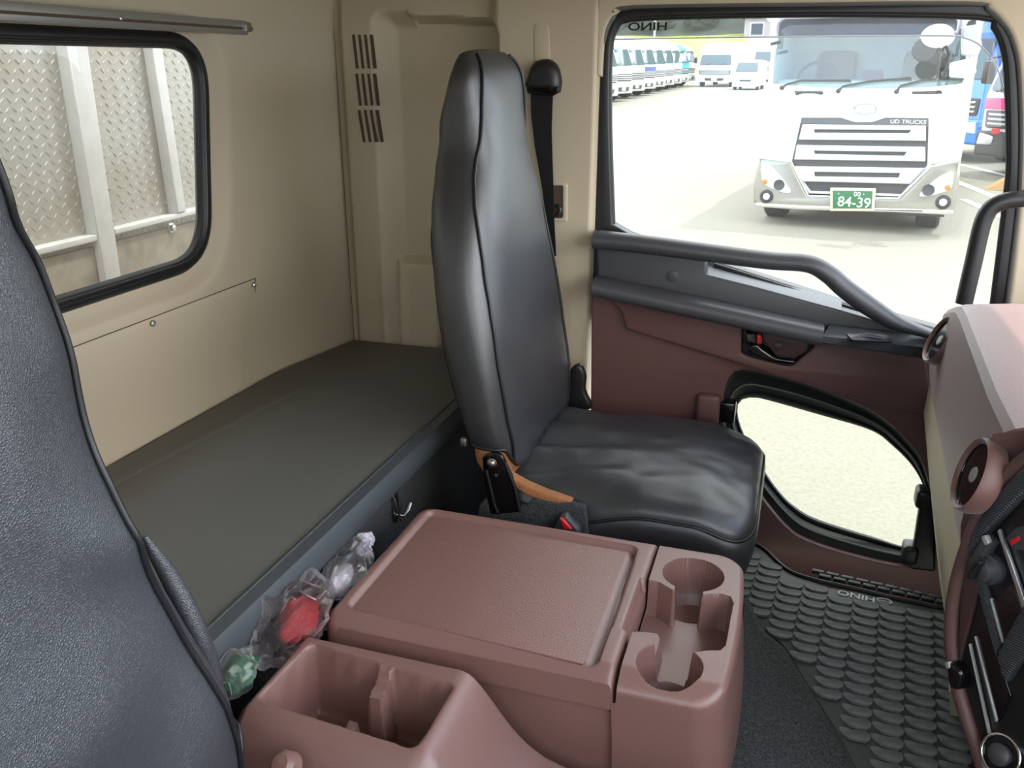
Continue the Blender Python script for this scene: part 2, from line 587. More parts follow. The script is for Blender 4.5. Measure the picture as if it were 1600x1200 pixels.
# flap panel below the window, with its screws
ys_, zs_ = np.linspace(-0.4, 2.02, 90), np.linspace(1.185, 1.499, 30)
P_ = np.zeros((90, 30, 3))
for a_, y_ in enumerate(ys_):
    for b_, z_ in enumerate(zs_):
        e_ = min(1.0, min(2.02 - y_, 1.499 - z_) / 0.004)
        P_[a_, b_] = (wallx(y_, z_) - 0.001 + 0.0035 * e_, y_, z_)
fp = gridmesh('access_panel', P_, beige, wb)
tube('panel_seam', [(wallx(y_, 1.5) + 0.0005, y_, 1.5005) for y_ in np.linspace(-0.4, 2.02, 20)] + [(wallx(2.0215, z_) + 0.0005, 2.0215, z_) for z_ in (1.498, 1.48, 1.46)], 0.0012, slot, wb, 5)
for q in ((238, 505), (396, 445)):
    p = at(*q, x=XW)
    lathe('screw', [(0.0075, 0), (0.0075, 0.002), (0.005, 0.0045), (0.002, 0.0045), (0.0015, 0.003)], nframe((1, 0, 0), (XW + 0.0025, p.y, p.z)), alum, wb, 14)

# rear window
wr = struct(tube('window_1', [(XW - 0.034, p.x, p.y) for p in offs(hp, -0.006)], 0.0195, blackr, None, 10, closed=True))
tube('rubber_lip', [(XW - 0.020, p.x, p.y) for p in offs(hp, -0.012)], 0.006, blackp, wr, 8, closed=True)
plate('glass_pane', [[(p.x, p.y) for p in offs(hp, -0.008)]], YZ(XW - 0.038), 0.004, 0, g_rear, wr, px=False, sharp=0)

# side wall behind the door: a moulded panel with a vent column, a recess with a shelf and the pillar
nx, nz = 190, 250
xs = np.linspace(-1.404, -0.552, nx); zs = np.linspace(0.62, 2.36, nz)
X, Z = np.meshgrid(xs, zs, indexing='ij')
Y = np.full(X.shape, 2.552)
Y -= 0.022 * ss(-1.392, -1.365, X) * (1 - ss(2.16, 2.30, Z))
rec = sdpoly(X, Z, rnd([(-1.245, 0.3), (-0.868, 0.3), (-0.858, 2.172), (-1.245, 2.19)], [0, 0, 0.055, 0.03]))
soft = np.where(X < -1.15, 0.030, 0.012)
Y = Y + (2.612 - Y) * ss(soft, -soft, rec)
# pillar in front of the recess
Y -= 0.050 * ss(-0.90, -0.85, X) * ss(-0.02, 0.015, rec)
sh = sdpoly(X, Z, [(-1.5, 1.0), (-1.11, 1.0), (-1.085, 1.455), (-1.5, 1.455)])
shf = sdpoly(X, Z, [(-1.232, 0.5), (-1.10, 0.5), (-1.085, 1.455), (-1.232, 1.455)])
Y -= 0.05 * ss(0.012, -0.014, shf)
Y -= 0.018 * ss(1.52, 1.30, Z) * ss(-1.30, -1.25, X) * ss(-1.19, -1.24, X)
Y += 0.045 * ss(-0.578, -0.552, X) ** 2
Y -= 0.03 * ss(2.22, 2.36, Z)
ws = struct(gridmesh('wall_left', np.stack([X, Y, Z], -1), beige))
# air slits, three rows of four
for (px0, py0, px1, py1) in ((550, 54, 556, 107), (555, 115, 561, 165), (559, 172, 567, 222)):
    for k in range(4):
        dx = 9.2 * k
        q = [(px0 + dx, py0), (px0 + dx + 4.2, py0), (px1 + dx + 4.2, py1), (px1 + dx, py1)]
        plate('vent_slit', [q], XZ(2.5285), 0.006, 0.0004, slot, ws)
# raised track cover for the belt anchor
tr = rnd([(833, 36), (857, 36), (860, 100), (835, 100)], 12)
plate('belt_track_cover', [tr], XZ(2.4775), 0.006, 0.002, beige, ws)
bz = plate('belt_bezel', [rnd([(858, 286), (886, 286), (886, 347), (858, 347)], 5), rnd([(858, 290), (879, 290), (879, 341), (858, 341)], 4)], XZ(2.474), 0.012, 0.003, beige, ws)
plate('belt_slot', [[(856, 288), (881, 288), (881, 343), (856, 343)]], XZ(2.4785), 0.004, 0, slot, bz)

# surround of the door opening: header and windscreen pillar in beige
opening = [(940, 120), (944, 62), (953, 34), (968, 17), (990, 10), (1250, 6), (1510, 4), (1545, 14), (1573, 42), (1586, 72), (1593, 110), (1597, 200), (1595, 290), (1590, 350), (1580, 440), (1568, 520), (1560, 620)]
op = onf(XZ(2.49), opening)
op = [tuple(q) for q in sm(op, 4, closed=False)]
struct(plate('trim_1', [[(-0.575, op[0][1]), (-0.575, 2.36), (1.0, 2.36), (1.0, op[-1][1])] + op[::-1]], XZ(2.49), 0.06, 0.012, beige, px=False))
# outer skin of the door wall behind the trim, closing the cab forward of and below the door
struct(box('trim_2', ID, 0.60, 0.86, 2.54, 2.62, 0.5, 1.52, 0.004, browndark))

# ------------------------------------------------------------------ passenger door
# glass with its black frame
go = [(957, 350), (952, 200), (953, 84), (962, 46), (985, 30), (1100, 25), (1300, 22), (1530, 26), (1553, 42), (1567, 72), (1574, 120), (1577, 250), (1573, 300), (1561, 400), (1543, 540)]
gb = [(1470, 520), (1310, 472), (1118, 410), (985, 366)]
oo = [(922, 500), (929, 330), (937, 110), (943, 60), (958, 26), (990, 9), (1250, 5), (1510, 3), (1545, 13), (1574, 42), (1587, 72), (1594, 110), (1598, 200), (1596, 290), (1590, 350), (1575, 470), (1560, 560)]
oc = [tuple(q) for q in sm(onf(XZ(2.505), oo), 3, closed=False)]
gc = [tuple(q) for q in sm(onf(XZ(2.505), go), 3, closed=False)] + onf(XZ(2.505), gb)
w2 = struct(plate('window_2', [oc, gc], XZ(2.505), 0.05, 0.006, blackp, px=False))
tube('weather_seal', [(a, 2.503, b) for a, b in oc[6:]], 0.009, greyr, w2, 8)
ic = gc[2:-6]
tube('glass_run', [(a, 2.517, b) for a, b in [tuple(q) for q in sm(onf(XZ(2.517), go), 3, closed=False)]], 0.0085, blackr, w2, 8)
gl2 = [(a, b) for a, b in gc]
plate('glass_pane', [gl2], XZ(2.538), 0.004, 0, g_door, w2, px=False, sharp=0)
# the maker's word printed on the outside of the glass, so mirrored from within
tp = at(1012, 42, y=2.533)
text('mirrored_print', 'HINO', frame((-1, 0, 0), (0, 0, 1), (0, 1, 0), (tp.x, 2.5325, tp.z)), 0.028, blackr, w2, 1.5, bold=0.0006)
# outer sill of the glass, seen through the pull-handle slot
plate('glass_sill', [[(1096, 396), (1118, 408), (1310, 470), (1400, 494), (1470, 514), (1475, 540), (1400, 522), (1310, 500), (1096, 432)]], XZ(2.50), 0.05, 0.006, greyr, w2)
plate('sill_wiper', [[(1116, 411), (1310, 473), (1470, 518), (1470, 524), (1310, 479), (1116, 417)]], XZ(2.49), 0.012, 0.003, blackr, w2)
la = [at(*q, y=2.505) for q in ((1100, 411), (1180, 432), (1260, 453), (1315, 468))]
lb = [at(*q, y=2.440) for q in ((1100, 428), (1180, 448), (1260, 470), (1315, 485))]
loft('sill_ledge', [[a, b, b + Vector((0, 0.004, -0.02)), a + Vector((0, 0.004, -0.02))] for a, b in zip(la, lb)], mat('lit_charcoal_sill', (92, 94, 100), 0.4), w2, True, 20)  # charcoal plastic coloured paler, with the window light put into its tone

# smoked rain visor along the top of the glass, outside
vz = XZ(2.60)
vis = onf(vz, [(938, 8), (940, 62), (1100, 59), (1300, 57), (1480, 56), (1505, 59), (1527, 68), (1545, 86), (1560, 112), (1570, 150), (1590, 150), (1592, 8)])
rv = plate('rain_visor', [vis], vz, 0.003, 0, g_visor, px=False, sharp=0)
tag(rv, 'smoked clear rain visor strip along the top of the passenger window', 'visor')
edge = onf(vz, [(940, 62), (1100, 59), (1300, 57), (1480, 56), (1505, 59), (1527, 68), (1545, 86), (1560, 112), (1570, 150)])
tube('visor_edge', [(a, 2.598, b) for a, b in sm(edge, 4, False)], 0.0022, alum, rv, 6)
for q in ((1093, 27), (1397, 24)):
    p = at(*q, y=2.59)
    lathe('visor_screw', [(0.008, 0), (0.008, 0.006), (0.004, 0.009)], nframe((0, -1, 0), p), blackp, rv, 12)

# lower brown panel of the door with the hole for the footwell window
lw_out = [(1130, 628), (1135, 601), (1144, 586), (1160, 579), (1227, 592), (1290, 612), (1353, 639), (1391, 664), (1420, 693), (1439, 718), (1452, 760), (1458, 805), (1455, 855), (1440, 882), (1404, 885), (1322, 866), (1258, 844), (1227, 822), (1192, 780), (1160, 735), (1136, 685)]
lw_in = [(1152, 640), (1157, 626), (1173, 621), (1195, 624), (1277, 647), (1360, 672), (1394, 696), (1423, 725), (1440, 753), (1446, 777), (1440, 805), (1424, 853), (1369, 840), (1277, 811), (1239, 789), (1217, 767), (1198, 741), (1175, 702), (1158, 668)]
lw_out_s, lw_in_s = sm(lw_out, 5), sm(lw_in, 5)
pan = [(924, 440), (1290, 500), (1445, 535), (1475, 545), (1490, 700), (1500, 1005), (1460, 995), (1353, 961), (1258, 944), (1215, 932), (1176, 915), (1100, 880), (1000, 850), (921, 830)]
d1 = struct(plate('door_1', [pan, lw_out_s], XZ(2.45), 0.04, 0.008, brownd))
def star(poly, c, n):
    P = [Vector(p) for p in poly]; c = Vector(c); out = []
    for k in range(n):
        a = 2 * math.pi * k / n
        d = Vector((math.cos(a), math.sin(a))); best = None
        for i in range(len(P)):
            p, q = P[i] - c, P[(i + 1) % len(P)] - c
            e = q - p
            den = d.x * e.y - d.y * e.x
            if abs(den) < 1e-9: continue
            t = (p.x * e.y - p.y * e.x) / den
            s = (p.x * d.y - p.y * d.x) / den
            if t > 0 and -1e-6 <= s <= 1 + 1e-6 and (best is None or t > best): best = t
        out.append(c + d * best)
    return out
so_, si_ = star(lw_out_s, (1295, 735), 110), star(lw_in_s, (1295, 735), 110)
def ringat(f, y): return [at(*(a.lerp(b, f)), y=y) for a, b in zip(so_, si_)]
prof = ((-0.06, 2.475), (-0.03, 2.463), (0.0, 2.456), (0.05, 2.462), (0.10, 2.472), (0.40, 2.486), (0.44, 2.482), (0.50, 2.482), (0.54, 2.490), (0.80, 2.512), (0.84, 2.508), (0.92, 2.508), (1.0, 2.518), (1.0, 2.562))
w3 = struct(loft('window_3', [ringat(f, y) for f, y in prof], mat('matt_seal_rubber', (30, 34, 34), 0.62), None, False, 30))
plate('glass_pane', [[tuple(p) for p in onf(XZ(2.552), lw_in_s)]], XZ(2.552), 0.004, 0, g_low, w3, px=False, sharp=0)
tube('seal_bead', [tuple(p) for p in ringat(0.47, 2.482)], 0.003, greyr, w3, 8, closed=True)
# hinges and catch of the footwell window
box('hinge_block', XZ(2.43), *[v for pr_ in zip(onf(XZ(2.43), [(1123, 660)])[0], onf(XZ(2.43), [(1150, 632)])[0]) for v in pr_], -0.05, 0.0, 0.006, gloss, w3)
box('catch', XZ(2.43), *[v for pr_ in zip(onf(XZ(2.43), [(1429, 796)])[0], onf(XZ(2.43), [(1462, 771)])[0]) for v in pr_], -0.06, 0.0, 0.012, blackp, w3, 3)
box('catch', XZ(2.43), *[v for pr_ in zip(onf(XZ(2.43), [(1408, 882)])[0], onf(XZ(2.43), [(1438, 858)])[0]) for v in pr_], -0.06, 0.0, 0.012, blackp, w3, 3)
plate('catch_bar', [rnd([(1440, 770), (1462, 775), (1462, 895), (1420, 890), (1428, 850)], 6)], XZ(2.44), 0.03, 0.008, blackp, w3)

# upper band of the brown panel, standing proud, with the handle pocket
band = rnd([(930, 450), (1290, 515), (1446, 545), (1452, 600), (1449, 652), (1395, 640), (1330, 622), (1200, 583), (1100, 552), (978, 515), (970, 485), (945, 468), (930, 462)], 6)
pocket = rnd([(1160, 505), (1158, 552), (1168, 557), (1232, 572), (1240, 570), (1272, 543), (1272, 505)], 4)
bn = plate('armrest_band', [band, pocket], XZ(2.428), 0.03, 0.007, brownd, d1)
plate('pocket_back', [[(1150, 500), (1280, 500), (1280, 580), (1150, 565)]], XZ(2.446), 0.006, 0.001, gloss, d1)
plate('pocket_plate', [rnd([(1192, 520), (1262, 535), (1262, 548), (1236, 563), (1215, 559), (1192, 530)], 4)], XZ(2.435), 0.006, 0.002, browndark, d1)
hn = plate('door_handle', [sm([(1170, 541), (1182, 538), (1192, 546), (1212, 558), (1238, 562), (1243, 566), (1236, 571), (1205, 566), (1180, 556), (1168, 550)], 4)], XZ(2.412), 0.018, 0.007, gloss, d1)
lk = plate('lock_lever', [rnd([(1165, 521), (1181, 522), (1182, 538), (1165, 535)], 2)], XZ(2.416), 0.02, 0.004, blackp, d1)
plate('lock_flag', [rnd([(1182, 522), (1190, 524), (1191, 538), (1182, 538)], 2)], XZ(2.414), 0.02, 0.004, red, lk)
p = at(1216, 541, y=2.43)
lathe('screw_cap', [(0.012, 0), (0.012, 0.002), (0.009, 0.004)], nframe((0, -1, 0), p), browndark, d1, 16)
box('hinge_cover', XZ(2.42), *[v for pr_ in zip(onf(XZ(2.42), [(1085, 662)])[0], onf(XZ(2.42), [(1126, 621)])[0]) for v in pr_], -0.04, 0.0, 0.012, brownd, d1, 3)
# charcoal upper panel with the pull bar
ch_top = [(930, 362), (1000, 372), (1096, 392), (1102, 408), (1105, 430), (1200, 455), (1313, 484), (1400, 510), (1462, 530), (1462, 545), (1290, 524), (934, 446)]
up = plate('upper_panel', [rnd(ch_top, 5)], XZ(2.44), 0.05, 0.008, charcoal, d1)
bar = [(928, 374), (1000, 381), (1100, 394), (1200, 407), (1262, 412), (1294, 428), (1318, 449), (1356, 477), (1398, 503), (1432, 515), (1470, 527)]
bp_ = [at(*q, y=2.418) for q in bar]
rv_ = [0.026, 0.026, 0.025, 0.024, 0.0235, 0.025, 0.026, 0.026, 0.021, 0.015, 0.010]
bpp = sm([tuple(v) + (r,) for v, r in zip(bp_, rv_)], 5, False)
tube('pull_bar', [q[:3] for q in bpp], [q[3] for q in bpp], charcoal, d1, 20, ry=[0.030] * len(bpp))
p = at(1051, 432, y=2.439)
lathe('screw_cap', [(0.0165, 0), (0.0165, 0.002), (0.014, 0.003)], nframe((0, -1, 0), p), charcoal, d1, 20)
# padded armrest
arm = [(930, 446), (1000, 461), (1100, 482), (1200, 504), (1286, 523)]
ap = [at(*q, y=2.405) for q in arm]
sec = []
for i, p in enumerate(ap):
    r = []
    for k in range(28):
        a = 2 * math.pi * k / 28
        ca, sa = math.cos(a), math.sin(a)
        r.append((p.x + 0.12 * 0.0, p.y + 0.052 * abs(ca) ** 0.6 * math.copysign(1, ca), p.z + 0.0265 * abs(sa) ** 0.7 * math.copysign(1, sa) - 0.10 * 0))
    sec.append(r)
loft('armrest', sec, charcoal, d1)
# carbon-look switch panel ahead of the armrest
q0, q1 = at(1283, 536, y=2.355), at(1446, 560, y=2.365)
t0, t1 = at(1286, 524, y=2.352), at(1448, 541, y=2.362)
b0, b1 = at(1297, 507, y=2.43), at(1462, 528, y=2.43)
def lp(a, b, f): return a.lerp(b, f)
rs = []
for f in (0, 0.33, 0.66, 1):
    T, Q, B = lp(t0, t1, f), lp(q0, q1, f), lp(b0, b1, f)
    ring_ = [(B.x, B.y + 0.01, B.z), (lp(T, B, .12).x, lp(T, B, .12).y, lp(T, B, .12).z), tuple(lp(T, Q, .12)), tuple(lp(T, Q, .9)), (Q.x, Q.y + 0.006, Q.z - 0.003), (Q.x, 2.44, Q.z - 0.003)]
    rs.append(ring_)
sp_ = loft('switch_panel', rs, carbon, d1, True, 25)
tn = (lp(b0, b1, .5) - lp(t0, t1, .5)).cross(t1 - t0)
if tn.z < 0: tn = -tn
sfr = nframe(tn, lp(lp(t0, t1, .5), lp(b0, b1, .5), .5), up=(0, 1, 0.3))
sw = plate('window_switch', [rnd([(1321, 522), (1384, 524), (1396, 535), (1332, 533)], 4)], sfr, 0.004, 0.001, blackp, sp_, lift=0.003)
swp = [at(q[0], q[1], n=tn, o=lp(lp(t0, t1, .5), lp(b0, b1, .5), .5)) for q in ((1329, 530), (1345, 526), (1358, 526), (1376, 530), (1384, 532))]
tube('rocker', swp, [0.003, 0.008, 0.010, 0.007, 0.003], charcoal, sw, 10)

# ------------------------------------------------------------------ things: bunk
zt = 1.18
bunk_px_rear = [(120, 747), (165, 722), (330, 632), (430, 578), (490, 545), (520, 533), (553, 525)]
out = [(-1.47, 0.14), (-1.474, 1.46), (-1.474, 2.30), (-1.455, 2.40), (-1.40, 2.53), (-1.36, 2.543), (-0.88, 2.57), (-0.828, 2.52), (-0.828, 0.14)]
def inset(poly, d):
    return [tuple(q) for q in offs([Vector(p) for p in poly], -d)]
out = [(-1.462, 0.14), (-1.464, 1.46), (-1.455, 2.16), (-1.42, 2.36), (-1.397, 2.50), (-1.380, 2.522), (-0.88, 2.53), (-0.828, 2.50), (-0.828, 0.14)]
bk = plate('bunk_mattress', [rnd(out, 0.03, 4)], XY(zt), 0.062, 0.012, bedm, px=False)
tag(bk, 'flat dark grey vinyl bunk mattress along the beige rear wall', 'mattress')
# front edge band and its seam
loft('front_band', [[(x, y, z) for (x, z) in ((-0.838, zt - 0.060), (-0.815, zt - 0.058), (-0.808, zt - 0.045), (-0.809, zt - 0.012), (-0.818, zt + 0.003), (-0.845, zt + 0.004), (-0.85, zt - 0.002))] for y in (0.16, 1.0, 1.8, 2.40, 2.49)], bede, bk, True, 40)
tube('seam_piping', [(-0.847, 0.16, zt + 0.004), (-0.847, 2.48, zt + 0.004)], 0.0028, bede, bk, 8)
tube('fold_ridge', [(-1.40, 0.3, zt - 0.004), (-1.385, 1.4, zt - 0.0025), (-1.325, 1.9, zt - 0.0025), (-1.30, 2.1, zt - 0.005)], 0.0045, bedm, bk, 16, ry=0.02)
bb = box('bunk_bench', ID, -1.455, -0.86, 0.12, 2.50, FZ, 1.117, 0.01, carpetd)
tag(bb, 'dark carpeted bench under the grey bunk mattress', 'bunk')
def latch(q, big, label):
    p = at(*q, x=-0.858)
    t = empty('metal_latch', p, label, 'latch')
    f = frame((0, 1, 0), (0, 0, 1), (1, 0, 0), p)
    pl = [(-0.012, 0.03), (0.010, 0.034), (0.014, 0.010), (0.008, -0.028), (-0.004, -0.036), (-0.012, -0.02)]
    plate('latch_plate', [rnd([(a * big, b * big) for a, b in pl], 0.004)], f, 0.003, 0.0008, steel, t, lift=0.004, px=False)
    tube('hook', [f @ Vector((a * big, b * big, c * big)) for a, b, c in ((-0.004, -0.014, 0.004), (0.0, -0.016, 0.02), (0.008, -0.006, 0.026), (0.018, 0.004, 0.026))], 0.0035 * big, steel, t, 8)
    tube('wire_loop', [f @ Vector((a * big, b * big, c * big)) for a, b, c in ((-0.010, 0.026, 0.004), (-0.012, -0.004, 0.012), (-0.002, -0.026, 0.012), (0.010, -0.02, 0.010))], 0.002 * big, steel, t, 6)
    return t
latch((617, 792), 1.25, 'small metal hook latch on the carpeted bunk base')

# aluminium rail over the rear window
rl = empty('curtain_rail', (XW, 0.85, 2.14), 'slim aluminium curtain rail above the rear window', 'rail')
RF = YZ(XW + 0.002)
box('rail_body', RF, -0.5, 2.078, 2.128, 2.162, 0.0, 0.012, 0.003, alum, rl)
box('rail_groove', RF, -0.5, 2.06, 2.140, 2.146, 0.0115, 0.0135, 0, slot, rl)
box('end_stop', RF, 2.052, 2.082, 2.134, 2.158, 0.004, 0.022, 0.004, steel, rl)
lathe('end_bolt', [(0.006, 0), (0.006, 0.012), (0.003, 0.015)], frame((0, 0, 1), (1, 0, 0), (0, 1, 0), (XW + 0.014, 2.08, 2.143)), steel, rl, 10)
p = at(188, 29, x=XW + 0.012)
lathe('rail_screw', [(0.006, 0), (0.006, 0.002), (0.003, 0.004)], nframe((1, 0, 0), (XW + 0.013, p.y, p.z)), steel, rl, 12)

# ------------------------------------------------------------------ seats
T_PASS = [(1.13, -0.570, -0.705, 0.285), (1.20, -0.566, -0.720, 0.302), (1.28, -0.578, -0.738, 0.314), (1.40, -0.596, -0.765, 0.317), (1.55, -0.622, -0.792, 0.304),
          (1.66, -0.640, -0.810, 0.281), (1.74, -0.652, -0.820, 0.252), (1.81, -0.664, -0.823, 0.215), (1.87, -0.674, -0.822, 0.190), (1.93, -0.682, -0.818, 0.185),
          (1.98, -0.690, -0.800, 0.187), (2.03, -0.700, -0.786, 0.183), (2.06, -0.712, -0.776, 0.165), (2.078, -0.728, -0.770, 0.142)]
T_DRIVE = [(1.13, -0.570, -0.705, 0.302), (1.20, -0.566, -0.720, 0.300), (1.28, -0.578, -0.738, 0.293), (1.40, -0.596, -0.765, 0.268), (1.50, -0.614, -0.785, 0.242), (1.60, -0.630, -0.800, 0.226),
          (1.66, -0.640, -0.810, 0.222), (1.77, -0.657, -0.820, 0.216), (1.85, -0.670, -0.823, 0.203), (1.91, -0.680, -0.820, 0.182), (1.98, -0.690, -0.808, 0.185), (2.03, -0.700, -0.796, 0.180), (2.06, -0.712, -0.784, 0.160), (2.078, -0.728, -0.770, 0.13)]
def seatback_rings(yc, T, n=56):
    """(z, x_front, x_rear, half width)"""
    P = sm(T, 4, False)
    rings = []
    for (z, xf, xr, hw) in P:
        xc, hd = (xf + xr) / 2, (xf - xr) / 2
        r = []
        for k in range(n):
            a = 2 * math.pi * k / n
            ca, sa = math.cos(a), math.sin(a)
            ex = 0.62
            u = abs(ca) ** ex * math.copysign(1, ca)
            v = abs(sa) ** 0.5 * math.copysign(1, sa)
            # side wings stand a little forward of the middle of the backrest
            wing = 0.022 * (abs(v) ** 3) * (1 if u > 0 else 0) * float(ss(1.9, 1.6, z)) if u > 0 else 0
            r.append(Vector((xc + hd * u - 0.016 * (1 - abs(v) ** 2) * (1 if u > 0 else 0) * float(ss(1.85, 1.5, z)) + wing * 0, yc + 0.010 * float(ss(1.80, 1.95, z)) + hw * v, z)))
        rings.append(r)
    return rings

def make_seat(name, yc, dx, label, lm, side, T, fold=1.0):
    """side: -1 when the near side is towards -y"""
    root = empty(name, (-0.35 + dx, yc, FZ), label, 'seat')
    def mv(rings): return [[(p[0] + dx, p[1], p[2]) for p in r] for r in rings]
    rg = seatback_rings(yc, T)
    n = len(rg[0])
    # close the top with shrinking rings
    top = rg[-1]
    c = sum(top, Vector()) / n
    zt_ = top[0].z
    for f, dz in ((0.8, 0.006), (0.5, 0.010), (0.2, 0.012)):
        rg.append([Vector((c.x + (p.x - c.x) * f, c.y + (p.y - c.y) * f, zt_ + dz)) for p in top])
    rg2 = []
    for r in rg:
        r2 = []
        for p in r:
            q = Vector((p.x * 5, p.y * 5, p.z * 5))
            d = 0.004 * noise.noise(q) + 0.0022 * noise.noise(q * 2.7)
            # slanting pull folds of the loose cover
            fd = abs(noise.noise(Vector((p.y * 5 + p.z * 6, p.z * 3.0 - p.y * 3, 2.0 + yc))))
            d += fold * 0.010 * (0.25 - fd)
            hz = 0.0
            if r is rg[3]: hz = -0.085 * float(ss(-0.604, -0.570, p.x)) + 0.014
            r2.append(Vector((p.x + d, p.y, p.z + hz)))
        rg2.append(r2)
    cut = 3
    # hem of the leather cover rises on the near side, the base fabric shows below it
    bk_ = loft('backrest', mv(rg2[cut:]), lm, root, True, 60)
    # piping along the front edges
    for sgn in (1, -1):
        path = []
        for r in rg2[cut:-3]:
            kf = float(np.interp(r[0].z, [1.2, 1.55, 1.63, 1.70, 1.76, 1.81, 1.86, 1.91, 1.96, 2.01, 2.06], [0.135, 0.137, 0.146, 0.162, 0.180, 0.188, 0.180, 0.156, 0.128, 0.108, 0.100])) * n
            if sgn < 0: kf = n - kf
            a_, b_ = r[int(kf) % n], r[(int(kf) + 1) % n]
            path.append(a_.lerp(b_, kf - int(kf)) + Vector((0.002, 0.003 * sgn, 0)))
        path = [Vector(q) for q in sm(path, 2, False)]
        tube('piping', [(p.x + dx, p.y, p.z) for p in path], 0.0042, vinylp, bk_, 8)
        k2 = int(round(n * (0.37 if sgn > 0 else 1 - 0.37)))
        path = [r[k2] + Vector((-0.001 + 0.006 * float(ss(1.66, 1.76, r[0].z)), (0.003 - 0.008 * float(ss(1.66, 1.76, r[0].z))) * sgn, 0)) for r in rg2[cut:] if r[0].z < 1.78]
        tube('zip_seam', [(p.x + dx, p.y, p.z) for p in path], 0.003, vinylp, bk_, 8)
    hem = [(p.x + dx, p.y, p.z) for p in rg2[cut]]
    tube('hem', hem, 0.005, vinylp, bk_, 8, closed=True)
    # base fabric of the backrest below the cover
    low = [Vector(p) for p in rg2[cut]]
    cc = sum(low, Vector()) / n
    low = [Vector((q.x, q.y, T[1][0])) for q in low]; cc.z = T[1][0]
    fb = []
    for f, dz, fx in ((0.985, 0.004, 0.96), (0.985, -0.02, 0.95), (0.985, -0.055, 0.88), (0.97, -0.08, 0.70), (0.93, -0.095, 0.45)):
        fb.append([(cc.x + (p.x - cc.x) * fx + dx + (0.035 * (1 - fx)), cc.y + (p.y - cc.y) * f, cc.z + dz) for p in low])
    loft('backrest_base', fb, orange, root, True, 60)
    # cushion
    x0, x1, hy = -0.612, -0.004, 0.283
    plan = resamp(rnd([(x0, yc - hy + 0.01), (x1 - 0.012, yc - hy - 0.005), (x1 - 0.012, yc + hy), (x0, yc + hy - 0.03)], [0.03, 0.075, 0.17, 0.03], 10), 220)
    def crown(x, y):
        u = (x - x0) / (x1 - x0); v = (y - yc) / hy
        z = 1.128 - 0.028 * v * v * v * v - 0.016 * v * v + 0.010 * math.sin(u * math.pi) - 0.022 * float(ss(0.75, 1.0, u))
        w = math.exp(-((u - 0.02) / 0.34) ** 2)
        vv = v * (1 + 0.35 * u)
        fan = math.sin(46 * (y - yc) + 2.6 * noise.noise(Vector((y * 6, x * 2.5, 1))) + 14 * (y - yc) * u)
        z += 0.011 * w * fan * float(ss(0.0, 0.08, u))
        z += 0.006 * noise.noise(Vector((x * 7, y * 9, 0.3))) + 0.003 * noise.noise(Vector((x * 16, y * 22, 4)))
        # the cover is drawn down at its rear inner corner
        z -= 0.050 * math.exp(-((u - 0.25) / 0.22) ** 2) * float(ss(-0.6, -1.05, v if side < 0 else -v))
        return z
    ctr = Vector(((x0 + x1) / 2, yc))
    rings = []
    def edge_z(p): return crown(p.x, p.y)
    seam_drop = 0.035
    for d, dz in ((-0.004, -0.135), (0.006, -0.09), (0.010, -0.05), (0.006, -0.032), (0.0, -0.026), (0.001, -0.018), (-0.006, -0.009), (-0.016, -0.003), (-0.03, 0.0)):
        rings.append([(p.x, p.y, crown(p.x, p.y) + dz if dz > -0.04 else min(crown(p.x, p.y) + dz, 1.10 + dz)) for p in offs(plan, d)])
    inner = offs(plan, -0.03)
    for f in [i / 26 for i in range(1, 26)]:
        rings.append([(q.x, q.y, crown(q.x, q.y)) for q in (a.lerp(ctr, f) for a in inner)])
    cu_ = loft('cushion', mv(rings), lm, root, True, 70)
    tube('piping', [(p.x + dx, p.y, crown(p.x, p.y) - 0.026) for p in offs(plan, 0.003)], 0.0042, vinylp, cu_, 8, closed=True)
    # pedestal: fabric sides and a carpeted plinth
    box('seat_plinth', ID, -0.60 + dx, -0.10 + dx, yc - 0.24, yc + 0.24, FZ, 0.99, 0.02, carpetd, root)
    ys = yc - 0.302
    if side < 0:
        box('side_cover', ID, -0.66, -0.40, yc - 0.285, yc + 0.27, 0.80, 1.02, 0.018, carpetd, root, 3)
        sf = onf(XZ(ys), [(792, 738), (799, 745), (822, 758), (850, 770), (893, 785), (889, 787), (873, 788), (845, 783), (820, 774), (803, 761), (792, 749)])
        plate('cushion_base', [sf], XZ(ys), 0.03, 0.006, orange, root, px=False)
        sc_px = [(758, 780), (770, 789), (822, 792), (832, 779), (845, 781), (873, 787), (889, 786), (914, 793), (919, 850), (880, 875), (740, 840), (748, 790)]
        plate('side_skirt', [onf(XZ(ys - 0.004), sc_px)], XZ(ys - 0.004), 0.02, 0.006, carpetd, root, px=False)
        br = plate('recliner_bracket', [rnd(onf(XZ(1.768), [(753, 713), (772, 707), (784, 712), (800, 745), (816, 800), (766, 805), (757, 760)]), 0.010)], XZ(1.768), 0.012, 0.003, gloss, root, px=False)
        for pp in ([(760, 735), (773, 790), (778, 801)], [(789, 722), (804, 760), (813, 800)]):
            tube('bracket_rib', [at(*q, y=1.764) for q in pp], 0.0045, blackp, br, 8)
        b = at(769, 723, y=1.762)
        lathe('bolt', [(0.0125, 0), (0.0125, 0.003), (0.0085, 0.0035), (0.0085, 0.009), (0.006, 0.011)], nframe((0, -1, 0), b), steel, br, 6 * 3)
        b = at(776, 742, y=1.762)
        lathe('bolt', [(0.0045, 0), (0.0045, 0.003), (0.002, 0.003)], nframe((0, -1, 0), b), steel, br, 12)
        # recliner cover on the far side, zip pull at the hem
        cfr = XZ(2.375)
        plate('recliner_cover', [sm([(893, 575), (906, 572), (914, 590), (913, 612), (922, 640), (880, 640), (884, 600)], 4)], cfr, 0.03, 0.008, blackp, root)
        z_ = at(727, 688, y=1.80)
